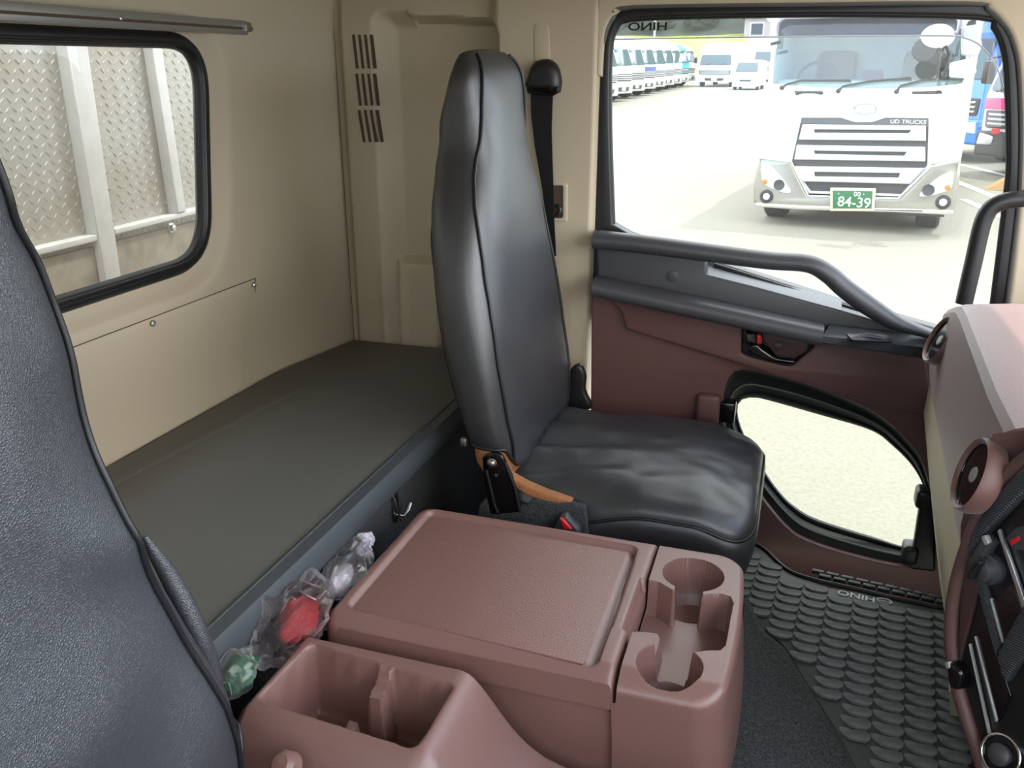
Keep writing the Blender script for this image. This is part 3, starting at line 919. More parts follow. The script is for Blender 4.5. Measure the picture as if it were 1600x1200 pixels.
        box('zip_pull', ID, z_.x - 0.008, z_.x + 0.008, 1.785, 1.80, z_.z - 0.012, z_.z + 0.010, 0.003, steel, root)
    return root

ps = make_seat('passenger_seat', 2.075, 0.0, 'black leatherette passenger seat with high backrest beside the brown door', leather, -1, T_PASS, 0.35)
ds = make_seat('driver_seat', 0.505, -0.058, 'black leatherette driver seat with only its backrest in view, beside the storage bin', leather2, 1, T_DRIVE, 2.6)

fp_ = [(226, 838, -.745), (240, 862, -.742), (262, 897, -.735), (288, 945, -.722), (312, 998, -.708), (332, 1050, -.698), (340, 1085, -.69), (345, 1110, -.69)]
tube('side_fold', sm([tuple(at(a, b, x=c)) for a, b, c in fp_], 3, False), [0.003 + 0.012 * math.sin(math.pi * i / 21) for i in range(22)], leather2, ds, 10)
# seat belt
sb = empty('seat_belt', at(846, 120, y=2.48), 'black shoulder belt hanging from its anchor on the beige pillar behind the passenger seat', 'seat belt')
ac = [(821, 140), (822, 118), (830, 100), (842, 93), (856, 93), (868, 104), (873, 125), (872, 138), (866, 146)]
plate('anchor_cover', [sm(ac, 4)], XZ(2.44), 0.055, 0.022, blackp, sb, res=4)
tube('anchor_loop', [at(*q, y=2.445) for q in ((822, 134), (840, 137), (862, 138), (870, 138), (871, 143), (864, 147), (845, 146), (826, 143))], 0.0055, gloss, sb, 8, closed=True)
wl = [at(*q, y=2.462) for q in ((829, 140), (830, 180), (836, 230), (848, 300), (853, 340), (858, 400))]
wr_ = [at(*q, y=2.448) for q in ((864, 143), (862, 200), (863, 240), (865, 300), (866, 345), (869, 400))]
rg = []
for a, b in zip(wl, wr_):
    rg.append([a + Vector((0, -0.001, 0)), b + Vector((0, -0.001, 0)), b + Vector((0, 0.0015, 0)), a + Vector((0, 0.0015, 0))])
loft('webbing', rg, web, sb, True, 20)
tube('guide_hook', [at(*q, y=2.47) for q in ((866, 322), (872, 321), (876, 327), (874, 335), (866, 338))], 0.006, blackp, sb, 8)
bu = empty('belt_buckle', at(888, 820, y=1.74), 'belt buckle with red push button between seat and console', 'buckle')
plate('buckle_body', [rnd([(862, 835), (874, 807), (884, 806), (905, 830), (905, 850), (862, 850)], 4)], XZ(1.735), 0.03, 0.006, charcoal, bu)
plate('push_button', [rnd([(874, 810), (880, 812), (894, 828), (880, 828)], 2)], XZ(1.728), 0.012, 0.003, red, bu)
# ------------------------------------------------------------------ centre console with folding tray
CT = 1.10
con = empty('center_console', (-0.38, 1.40, FZ), 'large brown centre console with recessed tray lid and twin cup holders', 'console')
lid_out = rnd([(-0.752, 1.172), (-0.208, 1.172), (-0.204, 1.632), (-0.750, 1.634)], [0.035, 0.004, 0.004, 0.045], 6)
def roll(d, r):
    t = np.clip(d / r, 0, 1)
    return r * (1 - np.sqrt(np.clip(1 - (1 - t) ** 2, 0, 1)))
xs = np.unique(np.concatenate([np.linspace(-0.752, -0.204, 150), [-0.7515, -0.205]]))
ys = np.unique(np.concatenate([np.linspace(1.172, 1.634, 128), [1.173, 1.633]]))
X, Y = np.meshgrid(xs, ys, indexing='ij')
d = -sdpoly(X, Y, lid_out)
Z = CT - roll(d, 0.014) - 0.016 * ss(1.215, 1.172, Y)
trp = [tuple(at(*q, z=CT))[:2] for q in ((672, 796), (996, 855), (932, 1039), (541, 947))]
tp_ = rnd(trp, 0.022)
dt = sdpoly(X, Y, tp_)
strip = [tuple(at(*q, z=CT))[:2] for q in ((962, 840), (1010, 850), (945, 1050), (893, 1036))]
ds_ = sdpoly(X, Y, strip)
Z -= 0.011 * ss(0.004, -0.004, dt)
xedge = -0.262
Z -= 0.026 * np.clip((X - xedge) / (0.052), 0, 1) * ss(0.002, -0.003, dt) * 1.0
fs_ = sdpoly(X, Y, [tuple(at(*q, z=CT))[:2] for q in ((1001, 903), (1016, 905), (992, 986), (974, 981))])
Z -= (0.022 * ss(0.003, -0.004, fs_))
# outside the rounded corners the sheet folds down
Z = np.where(d < 0, CT - 0.014 - np.minimum(-d * 40, 0.055), Z)
lid = gridmesh('tray_lid', np.stack([X, Y, Z], -1), brown, con, skirt=1.036, sharp=60)
tf = offs([Vector(p) for p in resamp(tp_, 120)], 0)
ar = sum(tf[i - 1].x * tf[i].y - tf[i].x * tf[i - 1].y for i in range(len(tf)))
tfl = [tuple(p) for p in offs(tf if ar > 0 else tf[::-1], -0.007)]
tfl = [(min(a, xedge - 0.004), b) for a, b in tfl]
plate('tray_floor', [tfl], XY(CT - 0.0102), 0.003, 0.0008, browntray, con, px=False)

def cup_edge(y):
    """right-hand edge of the cup holder block, with its two rounded corners"""
    y0, y1, r0, r1 = 1.172, 1.632, 0.05, 0.055
    x = -0.016 - 0.012 * ((y - 1.40) / 0.23) ** 2
    if y < y0 + r0: x -= r0 - math.sqrt(max(0, r0 * r0 - (y0 + r0 - y) ** 2))
    if y > y1 - r1: x -= r1 - math.sqrt(max(0, r1 * r1 - (y - y1 + r1) ** 2))
    return x
ys = np.unique(np.concatenate([1.172 + 0.05 * (1 - np.cos(np.linspace(0, math.pi / 2, 28))), np.linspace(1.222, 1.577, 250), 1.632 - 0.055 * (1 - np.cos(np.linspace(0, math.pi / 2, 28)))]))
xe = np.array([cup_edge(v) for v in ys])
S_, Y = np.meshgrid(np.linspace(0, 1, 150), ys, indexing='ij')
X = -0.2 + S_ * (xe[None, :] + 0.2)
edge_poly = [(-0.4, 1.172)] + [(a, b) for a, b in zip(xe, ys)] + [(-0.4, 1.632)]
d = np.maximum(-sdpoly(X, Y, edge_poly), 0)
Z = CT - roll(d, 0.014) - 0.016 * ss(1.215, 1.172, Y)
wp = lambda q: tuple(at(*q, z=CT))[:2]
c1 = wp((1083, 897)); c2 = wp((1046, 1037))
s1 = np.hypot(X - c1[0], Y - c1[1]) - 0.0585
s2 = np.hypot(X - c2[0], Y - c2[1]) - 0.0545
chan = [wp(q) for q in ((1006, 905), (1029, 910), (1051, 923), (1100, 929), (1124, 928), (1140, 932), (1145, 942), (1141, 962), (1133, 1007), (1124, 1015), (1108, 1015), (1080, 1018), (1027, 1008), (1000, 989), (980, 984))]
s3 = sdpoly(X, Y, chan)
n1 = sdpoly(X, Y, [wp(q) for q in ((1058, 905), (1098, 910), (1096, 935), (1054, 930))])
n2 = sdpoly(X, Y, [wp(q) for q in ((1030, 1000), (1078, 1010), (1072, 1032), (1032, 1024))])
led = sdpoly(X, Y, [wp(q) for q in ((985, 962), (1030, 966), (1036, 975), (1026, 1012), (980, 990))])
D = np.zeros(X.shape)
taper = lambda s: ss(0.002, -0.003, s) * 0.072 + 0.028 * np.clip(-s / 0.018, 0, 1)
D = np.maximum(D, 0.078 * ss(0.0015, -0.003, s3) * np.where(True, 1, 1))
D = np.minimum(D, np.where(led < 0.004, 0.03 + 0.05 * ss(-0.004, 0.004, led), 1))
D = np.maximum(D, taper(s1)); D = np.maximum(D, taper(s2))
D = np.maximum(D, 0.078 * ss(0.0015, -0.003, n1)); D = np.maximum(D, 0.078 * ss(0.0015, -0.003, n2))
D = D * ss(1.186, 1.196, Y)
Z = Z - D
gridmesh('cup_holder', np.stack([X, Y, Z], -1), brown, con, skirt=1.04, sharp=60, cap=False)
# body: a shell that swells towards the floor
rr = []
pl = resamp(rnd([(-0.748, 1.182), (-0.212, 1.182), (-0.206, 1.172)], [0.03, 0.003, 0.003], 6)[1:] + [(a, b) for a, b in zip(xe[::3], ys[::3])] + [(-0.748, 1.630), (-0.7485, 1.2)], 360)
for z, ox in ((1.052, 0.0), (1.02, 0.003), (0.97, 0.010), (0.90, 0.016), (0.85, 0.012), (0.78, -0.01), (FZ, -0.05)):
    rr.append([(p.x + ox * float(ss(-0.35, -0.03, p.x)), p.y, z) for p in pl])
loft('console_body', rr, brown, con, False, 50)

# ------------------------------------------------------------------ storage bin nearer the driver
BT = 1.09
sb_ = empty('storage_bin', (-0.45, 1.03, FZ), 'open brown storage bin with a divider post, nearest the driver seat', 'storage bin')
xs = np.linspace(-0.765, 0.05, 230); ys = np.linspace(0.845, 1.138, 92)
X, Y = np.meshgrid(xs, ys, indexing='ij')
zx = np.interp(xs, [-0.77, -0.452, -0.436, -0.41, -0.377, -0.345, -0.308, -0.26, -0.2, -0.1, 0.05], [BT, BT, BT - 0.008, 1.050, 1.004, 0.970, 0.946, 0.933, 0.928, 0.925, 0.92])
kk = np.ones(7) / 7
zx = np.concatenate([zx[:3], np.convolve(zx, kk, 'valid'), zx[-3:]])
Z = np.repeat(zx[:, None], len(ys), 1)
Z -= 0.020 * ss(0.945, 0.905, Y) + 0.10 * ss(0.925, 0.845, Y) ** 1.2
Z -= 0.014 * ss(1.126, 1.138, Y) + 0.014 * ss(-0.752, -0.765, X)
bh = rnd([tuple(at(*q, z=BT))[:2] for q in ((487, 1006), (708, 1069), (648, 1166), (405, 1091))], 0.014)
sbd = sdpoly(X, Y, bh)
fl_ = 0.95 + 0 * X
r1 = sdpoly(X, Y, [tuple(at(*q, z=1.065))[:2] for q in ((590, 1052), (617, 1060), (598, 1098), (571, 1090))])
r2 = sdpoly(X, Y, [tuple(at(*q, z=1.025))[:2] for q in ((543, 1120), (563, 1125), (556, 1150), (533, 1143))])
fl_ = np.maximum(fl_, 0.95 + 0.115 * ss(0.002, -0.004, r1)); fl_ = np.maximum(fl_, 0.95 + 0.075 * ss(0.002, -0.004, r2))
k = ss(0.002, -0.004, sbd)
lip = 0.004 * ss(0.008, 0.0, sbd)
Z = Z * (1 - k) + np.minimum(fl_ + 0.02 * ss(-0.012, 0, sbd), Z) * k - lip * (1 - k)
gridmesh('bin_body', np.stack([X, Y, Z], -1), brown, sb_, skirt=FZ + 0.02, sharp=60)
p = at(447, 1196, y=0.86)
lathe('bin_stud', [(0.022, -0.01), (0.021, 0.010), (0.014, 0.017), (0.0, 0.018)], nframe((-0.2, -0.7, 0.8), p), brown, sb_, 16)

# ------------------------------------------------------------------ crumpled plastic bags wedged between bunk and console
def blob(name, pts, rad, mt, parent, seed, amp=0.22, sub=4, freq=22):
    """a crumpled sack around a spine of points"""
    P = [Vector(p) for p in pts]
    bm = bmesh.new()
    bmesh.ops.create_icosphere(bm, subdivisions=sub, radius=1)
    for v in bm.verts:
        n = v.co.normalized()
        s = (n.z * 0.5 + 0.5) * (len(P) - 1)
        i = min(int(s), len(P) - 2); f = s - i
        c = P[i].lerp(P[i + 1], f)
        r0 = rad[i] * (1 - f) + rad[i + 1] * f
        t = (P[-1] - P[0]).normalized()
        u = Vector((0, 0, 1)) - t * t.z; u.normalize(); w = t.cross(u)
        rr_ = r0 * math.sqrt(max(0.0, 1 - n.z * n.z) ** 0.8)
        l = math.hypot(n.x, n.y) or 1
        q = c + (u * n.x / l + w * n.y / l * 0.75) * rr_
        s3_ = Vector((seed, seed * 2.3, 0))
        k = abs(noise.noise(q * freq + s3_)) * 1.4 - 0.35 + 0.6 * (0.3 - abs(noise.noise(q * freq * 2.6 + s3_)))
        v.co = q + (q - c) * amp * 2.2 * k
    bmesh.ops.recalc_face_normals(bm, faces=bm.faces[:])
    me = bpy.data.meshes.new(name); bm.to_mesh(me); bm.free()
    return finish(name, me, mt, parent, 25)
XB = -0.79
def bp3(px, py, dx=0.0): return at(px, py, x=XB + dx)
b1 = empty('plastic_bag', bp3(545, 890), 'crumpled clear bag nearest the tray corner, its knotted white top sticking up', 'bag')
blob('bag_film', [bp3(505, 935), bp3(535, 900), bp3(558, 872), bp3(577, 842)], [0.035, 0.05, 0.045, 0.022], bagm, b1, 1.0, 0.30)
blob('bag_contents', [bp3(510, 930), bp3(530, 905), bp3(548, 885)], [0.015, 0.030, 0.02], paperm, b1, 2.0, 0.2, 3)
blob('bag_neck', [bp3(560, 868), bp3(570, 850), bp3(580, 832)], [0.016, 0.020, 0.016], paperm, b1, 5.0, 0.5, 4, 40)
b2 = empty('plastic_bag', bp3(460, 970), 'crumpled clear bag with red cloth inside, between bunk edge and brown tray', 'bag')
blob('bag_film', [bp3(395, 1026), bp3(440, 985), bp3(475, 950), bp3(518, 915)], [0.04, 0.066, 0.066, 0.04], bagm, b2, 3.0, 0.28)
blob('bag_contents', [bp3(440, 1000), bp3(468, 965), bp3(492, 938)], [0.02, 0.042, 0.025], redcloth, b2, 4.0, 0.2, 4, 30)
b3 = empty('plastic_bag', bp3(372, 1045), 'clear bag of green netting beside the driver seat back', 'bag')
blob('bag_film', [bp3(385, 1078), bp3(365, 1050), bp3(362, 1020)], [0.025, 0.045, 0.03], bagm, b3, 6.0, 0.3)
blob('bag_contents', [bp3(385, 1070), bp3(372, 1048), bp3(368, 1035)], [0.015, 0.036, 0.018], greencloth, b3, 7.0, 0.35, 4, 40)
# wire catch over the bags
wc = empty('wire_catch', bp3(500, 935, 0.03), 'bent wire catch reaching from the bunk edge over the red bag', 'catch')
XW2 = -0.745
def wp3(px, py, dx=0.0): return at(px, py, x=XW2 + dx)
tube('wire_loop', sm([wp3(474, 908, -0.05), wp3(500, 918, -0.02), wp3(512, 926), wp3(505, 938), wp3(496, 938), wp3(470, 925, -0.03), wp3(463, 920, -0.05)], 5, False), 0.0017, steel, wc, 8)
plate('catch_plate', [rnd(onf(YZ(XW2 + 0.004), [(497, 936), (510, 922), (513, 930), (522, 938), (518, 948), (508, 944), (500, 942)]), 0.002)], YZ(XW2 + 0.004), 0.006, 0.001, steel, wc, px=False)

# ------------------------------------------------------------------ rubber mat on the floor
MZ = FZ + 0.010
mo = [(1158, 845), (1190, 858), (1228, 893), (1290, 917), (1380, 932), (1478, 950), (1560, 1010), (1600, 1210), (1440, 1240), (1345, 1215), (1312, 1150), (1272, 1086), (1226, 1010), (1178, 968), (1120, 950), (1080, 900)]
mp_ = onf(XY(MZ), mo)
fm = plate('floor_mat', [rnd(mp_, 0.02)], XY(MZ), 0.008, 0.002, matrub, px=False)
tag(fm, 'black rubber floor mat with fish-scale relief in the passenger footwell', 'floor mat')
rdg = [at(*q, z=MZ + 0.001) for q in ((1165, 843), (1194, 858), (1228, 889), (1269, 905), (1340, 921), (1398, 935), (1478, 951))]
tube('mat_ridge', sm(rdg, 4, False), 0.006, blackr, fm, 8)
SW, SH = 0.0645, 0.0395
shape = [(-.485, .12), (-.40, -.20), (-.20, -.42), (.0, -.47), (.32, -.47), (.45, -.24), (.485, .20), (.34, .47), (.0, .40), (-.30, .44), (-.47, .40)]
def scale_mesh():
    vs = []; n = len(shape)
    for (a, b) in shape: vs.append((a * SW * 1.03, b * SH * 1.04, 0))
    for (a, b) in shape: vs.append((a * SW * 1.0, b * SH * 0.99, 0.0012 + 0.0040 * (0.5 - b)))
    fs = [(i, (i + 1) % n, n + (i + 1) % n, n + i) for i in range(n)] + [tuple(range(n, 2 * n))]
    me = bpy.data.meshes.new('scale')
    me.from_pydata(vs, [], fs); me.update()
    return me
sme = scale_mesh()
s0 = None
g0 = at(1350, 985, z=MZ)
inpoly = [Vector(p) for p in mp_]
def inside(x, y, poly):
    c = False
    for i in range(len(poly)):
        a, b = poly[i - 1], poly[i]
        if (a[1] > y) != (b[1] > y) and x < (b[0] - a[0]) * (y - a[1]) / (b[1] - a[1]) + a[0]: c = not c
    return c
hump_px = [(1195, 985), (1226, 1012), (1250, 1050), (1272, 1087), (1293, 1120), (1312, 1151), (1330, 1182), (1345, 1215), (1380, 1290)]
hl = [tuple(at(*q, z=MZ + 0.002))[:2] for q in hump_px]
hump_poly = hl + [(hl[-1][0], 0.2), (-0.5, 0.2), (-0.5, hl[0][1] + 0.15), (hl[0][0] - 0.04, hl[0][1] + 0.12)]
keep_in = [tuple(p) for p in offs([Vector(p) for p in resamp(mp_, 90)], 0.0)]
nsc = 0
for r in range(-14, 22):
    for c in range(-7, 6):
        x = g0.x + c * SW + r * 0.0038
        y = g0.y + r * SH
        if not inside(x, y, mp_) or inside(x, y, hump_poly): continue
        if not all(inside(x + dx, y + dy, mp_) for dx, dy in ((-.02, 0), (.02, 0), (0, .028), (0, -.012))): continue
        pc = (Vector((x, y, MZ)) - CAM); dep = pc.dot(CF); ppx = 800 + F * pc.dot(CR) / dep; ppy = 600 - F * pc.dot(CU) / dep
        if 1300 < ppx < 1400 and 917 < ppy < 948 and ppy < 930 + (ppx - 1300) * 0.18: continue
        if ppx > 1640 or ppy > 1260: continue
        if s0 is None:
            s0 = finish('scale', sme, scalem, fm, 20); o = s0
        else:
            o = s0.copy(); COL.objects.link(o)
        o.location = (x, y, MZ); nsc += 1
tx = at(1350, 931, z=MZ + 0.001)
dirx = (at(1390, 941, z=MZ) - at(1310, 923, z=MZ)).normalized()
a_ = -dirx; c_ = Vector((0, 0, 1)); b_ = c_.cross(a_)
text('mat_print', 'HINO', frame(a_, b_, c_, at(1338, 931, z=MZ + 0.0012)), 0.033, printm, fm, 1.12, bold=0.0004)
e0 = at(1382, 939, z=MZ + 0.001)
ef = frame(a_, b_, c_, e0)
tube('mat_emblem', [ef @ Vector((0.018 * math.cos(t * math.pi / 8), 0.012 * math.sin(t * math.pi / 8), 0)) for t in range(16)], 0.0022, printm, fm, 6, closed=True)
tube('mat_emblem', [ef @ Vector((-0.014, 0.001, 0)), ef @ Vector((0.014, 0.001, 0))], 0.0018, printm, fm, 6)
tbm = None
for i in range(9):
    for j in range(2):
        q = at(1278 + i * 23 + j * 11, 893 + i * 5.0 + j * 8, z=MZ - 0.006)
        f = frame(dirx, Vector((0, 0, 1)).cross(dirx), (0, 0, 1), q)
        if tbm is None:
            tbm = box('tread_block', ID, -0.016, 0.016, -0.007, 0.007, -0.006, 0.004, 0.002, matrub, fm); o = tbm
        else:
            o = tbm.copy(); COL.objects.link(o)
        o.location = q; o.rotation_euler[2] = math.atan2(dirx.y, dirx.x)
# carpeted tunnel beside the console, rising from the mat's edge
xs = np.linspace(-0.02, 0.60, 70); ys = np.linspace(1.0, 2.1, 110)
X, Y = np.meshgrid(xs, ys, indexing='ij')
dh = sdpoly(X, Y, hump_poly)
Z = MZ + 0.012 * ss(0.0, -0.02, dh) + 0.085 * ss(0.0, -0.28, dh) - 0.03 * ss(0.0, 0.03, dh)
ht = gridmesh('floor_tunnel', np.stack([X, Y, Z], -1), carpet, None, sharp=60)
tag(ht, 'grey carpeted tunnel hump between the brown console and the rubber mat', 'carpet')

# ------------------------------------------------------------------ dashboard
dash = empty('dashboard', (0.5, 1.9, 1.2), 'brown textured dashboard with round air vents, by the passenger door', 'dashboard')
rs = []
for y in (1.44, 1.50, 1.62, 1.85, 1.98, 2.08, 2.17, 2.25, 2.31, 2.35, 2.372):
    rx = 0.319 + 0.0535 * (y - 1.34)
    drop = 0.085 * float(ss(2.02, 2.42, y)) + 0.02 * float(ss(2.33, 2.375, y))
    e = 0.012 * float(ss(2.30, 2.372, y))
    zt2 = 1.56 - drop
    p = [(rx + 0.040 + e, 1.285), (rx - 0.004 + e, 1.298), (rx - 0.010 + e, 1.335), (rx - 0.007 + e, 1.42), (rx + e, zt2 - 0.04), (rx + 0.002 + e, zt2 - 0.018), (rx + 0.012 + e, zt2 - 0.004), (rx + 0.03 + e, zt2 + 0.003),
         (rx + 0.12, zt2 + 0.012), (rx + 0.28, zt2 + 0.010), (rx + 0.46, zt2 - 0.02), (rx + 0.46, 1.285)]
    rs.append([(a, (1.44 - 0.11 * float(ss(1.49, 1.56, b))) if y == 1.44 else y, b) for a, b in p])
loft('dash_top', rs, dashbrown, dash, True, 28)
rs = []
for y in (1.45, 1.8, 2.34):
    rx = 0.319 + 0.0535 * (y - 1.34)
    rs.append([(rx + a, y + (0.30 * float(ss(1.05, 0.75, b)) if y == 1.45 else 0), b) for a, b in ((0.020, 1.31), (0.002, 1.285), (0.0, 1.20), (0.045, 1.0), (0.095, 0.79), (0.112, FZ + 0.01), (0.30, FZ + 0.01), (0.30, 1.31))])
loft('glove_panel', rs, cream, dash, True, 30)
rs = []
for y in (2.345, 2.44):
    rs.append([(a, y, b) for a, b in ((0.40, 1.24), (0.43, 1.05), (0.47, 0.88), (0.50, FZ), (0.80, FZ), (0.80, 1.24))])
loft('kick_panel', rs, blackp, dash, True, 30)
def vent(c, n, R):
    f = nframe(n, c)
    v = lathe('vent', [(R * .98, -0.026), (R * 1.06, -0.012), (R * 1.05, 0.001), (R * 1.0, 0.006), (R * 0.95, 0.004), (R * 0.90, 0.0), (R * 0.86, -0.028), (R * 0.2, -0.034)], f, dashbrown, dash, 40)
    lathe('vent_inner', [(R * 0.875, -0.002), (R * 0.875, 0.0), (R * 0.85, -0.002), (R * 0.83, -0.024), (R * 0.1, -0.027)], f, gloss, v, 36)
    lathe('vent_hub', [(R * 0.25, -0.02), (R * 0.25, -0.004), (R * 0.20, 0.0), (0.001, 0.001)], f, silverp, v, 20)
    for a in (0.5, 2.6, 4.7):
        tube('vent_fin', [f @ Vector((R * .22 * math.cos(a), R * .22 * math.sin(a), -0.008)), f @ Vector((R * .86 * math.cos(a), R * .86 * math.sin(a), -0.008))], 0.0022, charcoal, v, 6, ry=0.006)
    tube('vent_fin', [f @ Vector((R * .55 * math.cos(a * math.pi / 12), R * .55 * math.sin(a * math.pi / 12), -0.010)) for a in range(24)], 0.0018, charcoal, v, 6, closed=True)
vent(at(1467, 531, x=0.348), (-0.92, -0.08, 0.38), 0.056)
vent(at(1519, 741, x=0.306), (-0.96, -0.05, 0.26), 0.058)

# ------------------------------------------------------------------ centre control stack turned to the driver
CN = Vector((-0.82, -0.57, 0.03)).normalized()
KF = nframe(CN, (0.318, 1.375, 1.15))
st = empty('control_stack', (0.45, 1.3, FZ), 'black control panel with carbon-look trim in a curved brown rim', 'control panel')
rim_px = [(1660, 672), (1600, 722), (1552, 768), (1513, 855), (1492, 932), (1488, 1000), (1499, 1078), (1536, 1195), (1556, 1260)]
rim = sm([tuple(at(*q, n=CN, o=KF.translation)) for q in rim_px], 6, False)
tube('stack_rim', rim, 0.0125, rimbrown, st, 14)
rs = []
for q in rim:
    q = Vector(q)
    rs.append([q + Vector((0.0, 0.008, 0)), q + Vector((0.10, 0.012, 0)), q + Vector((0.4, 0.012, 0)), q + Vector((0.4, -0.004, 0)), q + Vector((0.02, -0.004, 0))])
loft('stack_side', rs, rimbrown, st, True, 40)
KO = KF @ Matrix.Translation((0, 0, 0.001))
inner_px = [(1660, 690), (1605, 735), (1562, 778), (1522, 860), (1502, 935), (1498, 1000), (1509, 1078), (1546, 1198), (1566, 1262), (1760, 1262), (1760, 690)]
plate('panel', [inner_px], KF, 0.02, 0.002, blackp, st)
plate('carbon_trim', [rnd([(1640, 702), (1600, 738), (1562, 778), (1536, 818), (1521, 858), (1527, 868), (1545, 838), (1567, 815), (1600, 780), (1640, 745)], 3)], KF, 0.02, 0.005, carbon, st, lift=0.016)
plate('carbon_trim', [[(1521, 866), (1528, 866), (1546, 920), (1570, 1008), (1562, 1022), (1535, 925)]], KF, 0.012, 0.003, carbon, st, lift=0.010)
plate('carbon_trim', [rnd([(1569, 1018), (1600, 958), (1640, 900), (1640, 1000), (1600, 1036), (1582, 1064), (1574, 1050)], 2)], KF, 0.016, 0.004, carbon, st, lift=0.014)
plate('side_infill', [rnd([(1517, 862), (1505, 925), (1501, 1000), (1503, 1034), (1515, 985), (1533, 918)], 3)], KF, 0.008, 0.002, browndark, st, lift=0.005)
b_a = plate('toggle_button', [rnd([(1524, 880), (1551, 832), (1564, 846), (1538, 887)], 3)], KF, 0.022, 0.004, charcoal, st, lift=0.020)
plate('button_tip', [rnd([(1550, 836), (1557, 833), (1563, 846), (1557, 850)], 2)], KF, 0.01, 0.002, silverp, b_a, lift=0.023)
kc = at(1552, 888, n=CN, o=KF.translation)
kb = lathe('rotary_knob', [(0.024, 0), (0.024, 0.012), (0.020, 0.014), (0.019, 0.026), (0.015, 0.029), (0.0, 0.029)], nframe(CN, kc), charcoal, st, 24)
plate('knob_grip', [rnd([(1539, 895), (1555, 868), (1564, 874), (1548, 902)], 3)], KF, 0.014, 0.004, blackp, kb, lift=0.040)
plate('silver_strip', [[(1564, 829), (1568, 826), (1612, 950), (1612, 966), (1606, 958)]], KF, 0.006, 0.001, alum, st, lift=0.008)
rb = plate('warning_button', [rnd([(1586, 838), (1600, 822), (1625, 815), (1625, 858), (1597, 856)], 3)], KF, 0.02, 0.004, charcoal, st, lift=0.020)
plate('button_ring', [[(1594, 843), (1608, 835), (1612, 840), (1598, 850)]], KF, 0.004, 0.001, red, rb, lift=0.0215)
plate('pocket_dark', [rnd([(1553, 938), (1585, 910), (1604, 962), (1571, 1004)], 2)], KF, 0.004, 0.001, gloss, st, lift=0.004)
plate('pocket_edge', [[(1551, 936), (1553.5, 934), (1573, 1003), (1570, 1004)]], KF, 0.006, 0.001, silverp, st, lift=0.007)
plate('pocket_dark', [rnd([(1528, 990), (1548, 985), (1583, 1088), (1562, 1128)], 2)], KF, 0.004, 0.001, gloss, st, lift=0.004)
plate('pocket_edge', [[(1527, 994), (1529, 993), (1563, 1125), (1560, 1127)]], KF, 0.006, 0.001, silverp, st, lift=0.007)
plate('pocket_edge', [[(1518, 1006), (1520, 1005), (1551, 1147), (1549, 1149)]], KF, 0.006, 0.001, silverp, st, lift=0.007)
tg = plate('hook_switch', [sm([(1495, 1036), (1502, 1032), (1515, 1045), (1517, 1062), (1510, 1075), (1498, 1068)], 4)], KF, 0.03, 0.008, gloss, st, lift=0.022)
plate('switch_tip', [rnd([(1494, 1032), (1500, 1030), (1502, 1040), (1497, 1042)], 1)], KF, 0.008, 0.002, silverp, tg, lift=0.024)
dc = at(1571, 1180, n=CN, o=KF.translation)
df = nframe((-0.72, -0.62, 0.42), dc)
dl = lathe('dial', [(0.030, 0), (0.030, 0.012), (0.0, 0.012)], df, gloss, st, 30)
tube('dial_ring', [df @ Vector((0.030 * math.cos(t * math.pi / 16), 0.030 * math.sin(t * math.pi / 16), 0.013)) for t in range(32)], 0.0028, chrome, dl, 8, closed=True)
lathe('dial_face', [(0.017, 0.012), (0.017, 0.020), (0.012, 0.024), (0.0, 0.024)], df, charcoal, dl, 24)
plate('lever_tip', [rnd([(1543, 1163), (1550, 1160), (1556, 1200), (1548, 1205)], 2)], KF, 0.02, 0.004, silverp, st, lift=0.018)

# grab handle on the windscreen pillar
gp = [(1640, 300), (1600, 310), (1572, 314), (1552, 322), (1540, 337), (1532, 360), (1522, 405), (1511, 452), (1506, 474)]
gh = tube('grab_handle', sm([tuple(at(*q, y=2.36)) for q in gp], 5, False), 0.0205, blackp, None, 18)
tag(gh, 'black curved grab handle on the windscreen pillar beside the door window', 'handle')
# ------------------------------------------------------------------ outside: dump body behind the rear window
db = empty('truck_body', (-1.98, 1.7, 0.5), 'weathered tread-plate front wall of the truck body behind the rear window', 'truck body')
BF = YZ(-1.99)
box('tread_panel', BF, -0.9, 3.6, 1.52, 3.0, -0.02, 0.0, 0.002, tread, db)
box('lower_panel', BF, -0.9, 3.6, 0.5, 1.55, -0.02, 0.02, 0.002, rust, db)
lv, lf = [], []
for iy in range(62):
    for iz in range(30):
        y_, z_ = 1.15 + iy * 0.024 + (iz % 2) * 0.012, 1.56 + iz * 0.024
        a_ = 0.75 if (iy + iz) % 2 else -0.75
        du, dv = Vector((math.cos(a_), math.sin(a_))) * 0.0105, Vector((-math.sin(a_), math.cos(a_))) * 0.0032
        b_ = len(lv)
        for su, sv, h_ in ((-1, 0, 0), (0, -1, 0), (1, 0, 0), (0, 1, 0), (-0.6, 0, 1), (0.6, 0, 1)):
            lv.append((-1.9902 + 0.0028 * h_, y_ + du.x * su + dv.x * sv, z_ + du.y * su + dv.y * sv))
        lf += [(b_, b_ + 1, b_ + 5, b_ + 4), (b_ + 1, b_ + 2, b_ + 5), (b_ + 2, b_ + 3, b_ + 4, b_ + 5), (b_ + 3, b_, b_ + 4)]
tag(pydata('tread_lugs', lv, lf, tread, db, 0, recalc=False), kind='stuff')
PF = YZ(-1.95)
plate('post', [[(103, 60), (136, 58), (193, 450), (166, 450)]], PF, 0.05, 0.006, paleps, db)
plate('post', [[(236, 60), (252, 60), (292, 330), (278, 334)]], PF, 0.04, 0.006, paleps, db)
for pts in ([(-60, 414), (28, 396), (165, 364), (165, 374), (28, 408), (-60, 428)], [(182, 358), (340, 319), (340, 326), (182, 367)]):
    plate('ledge', [pts], PF, 0.05, 0.003, paleps, db, lift=-0.004)
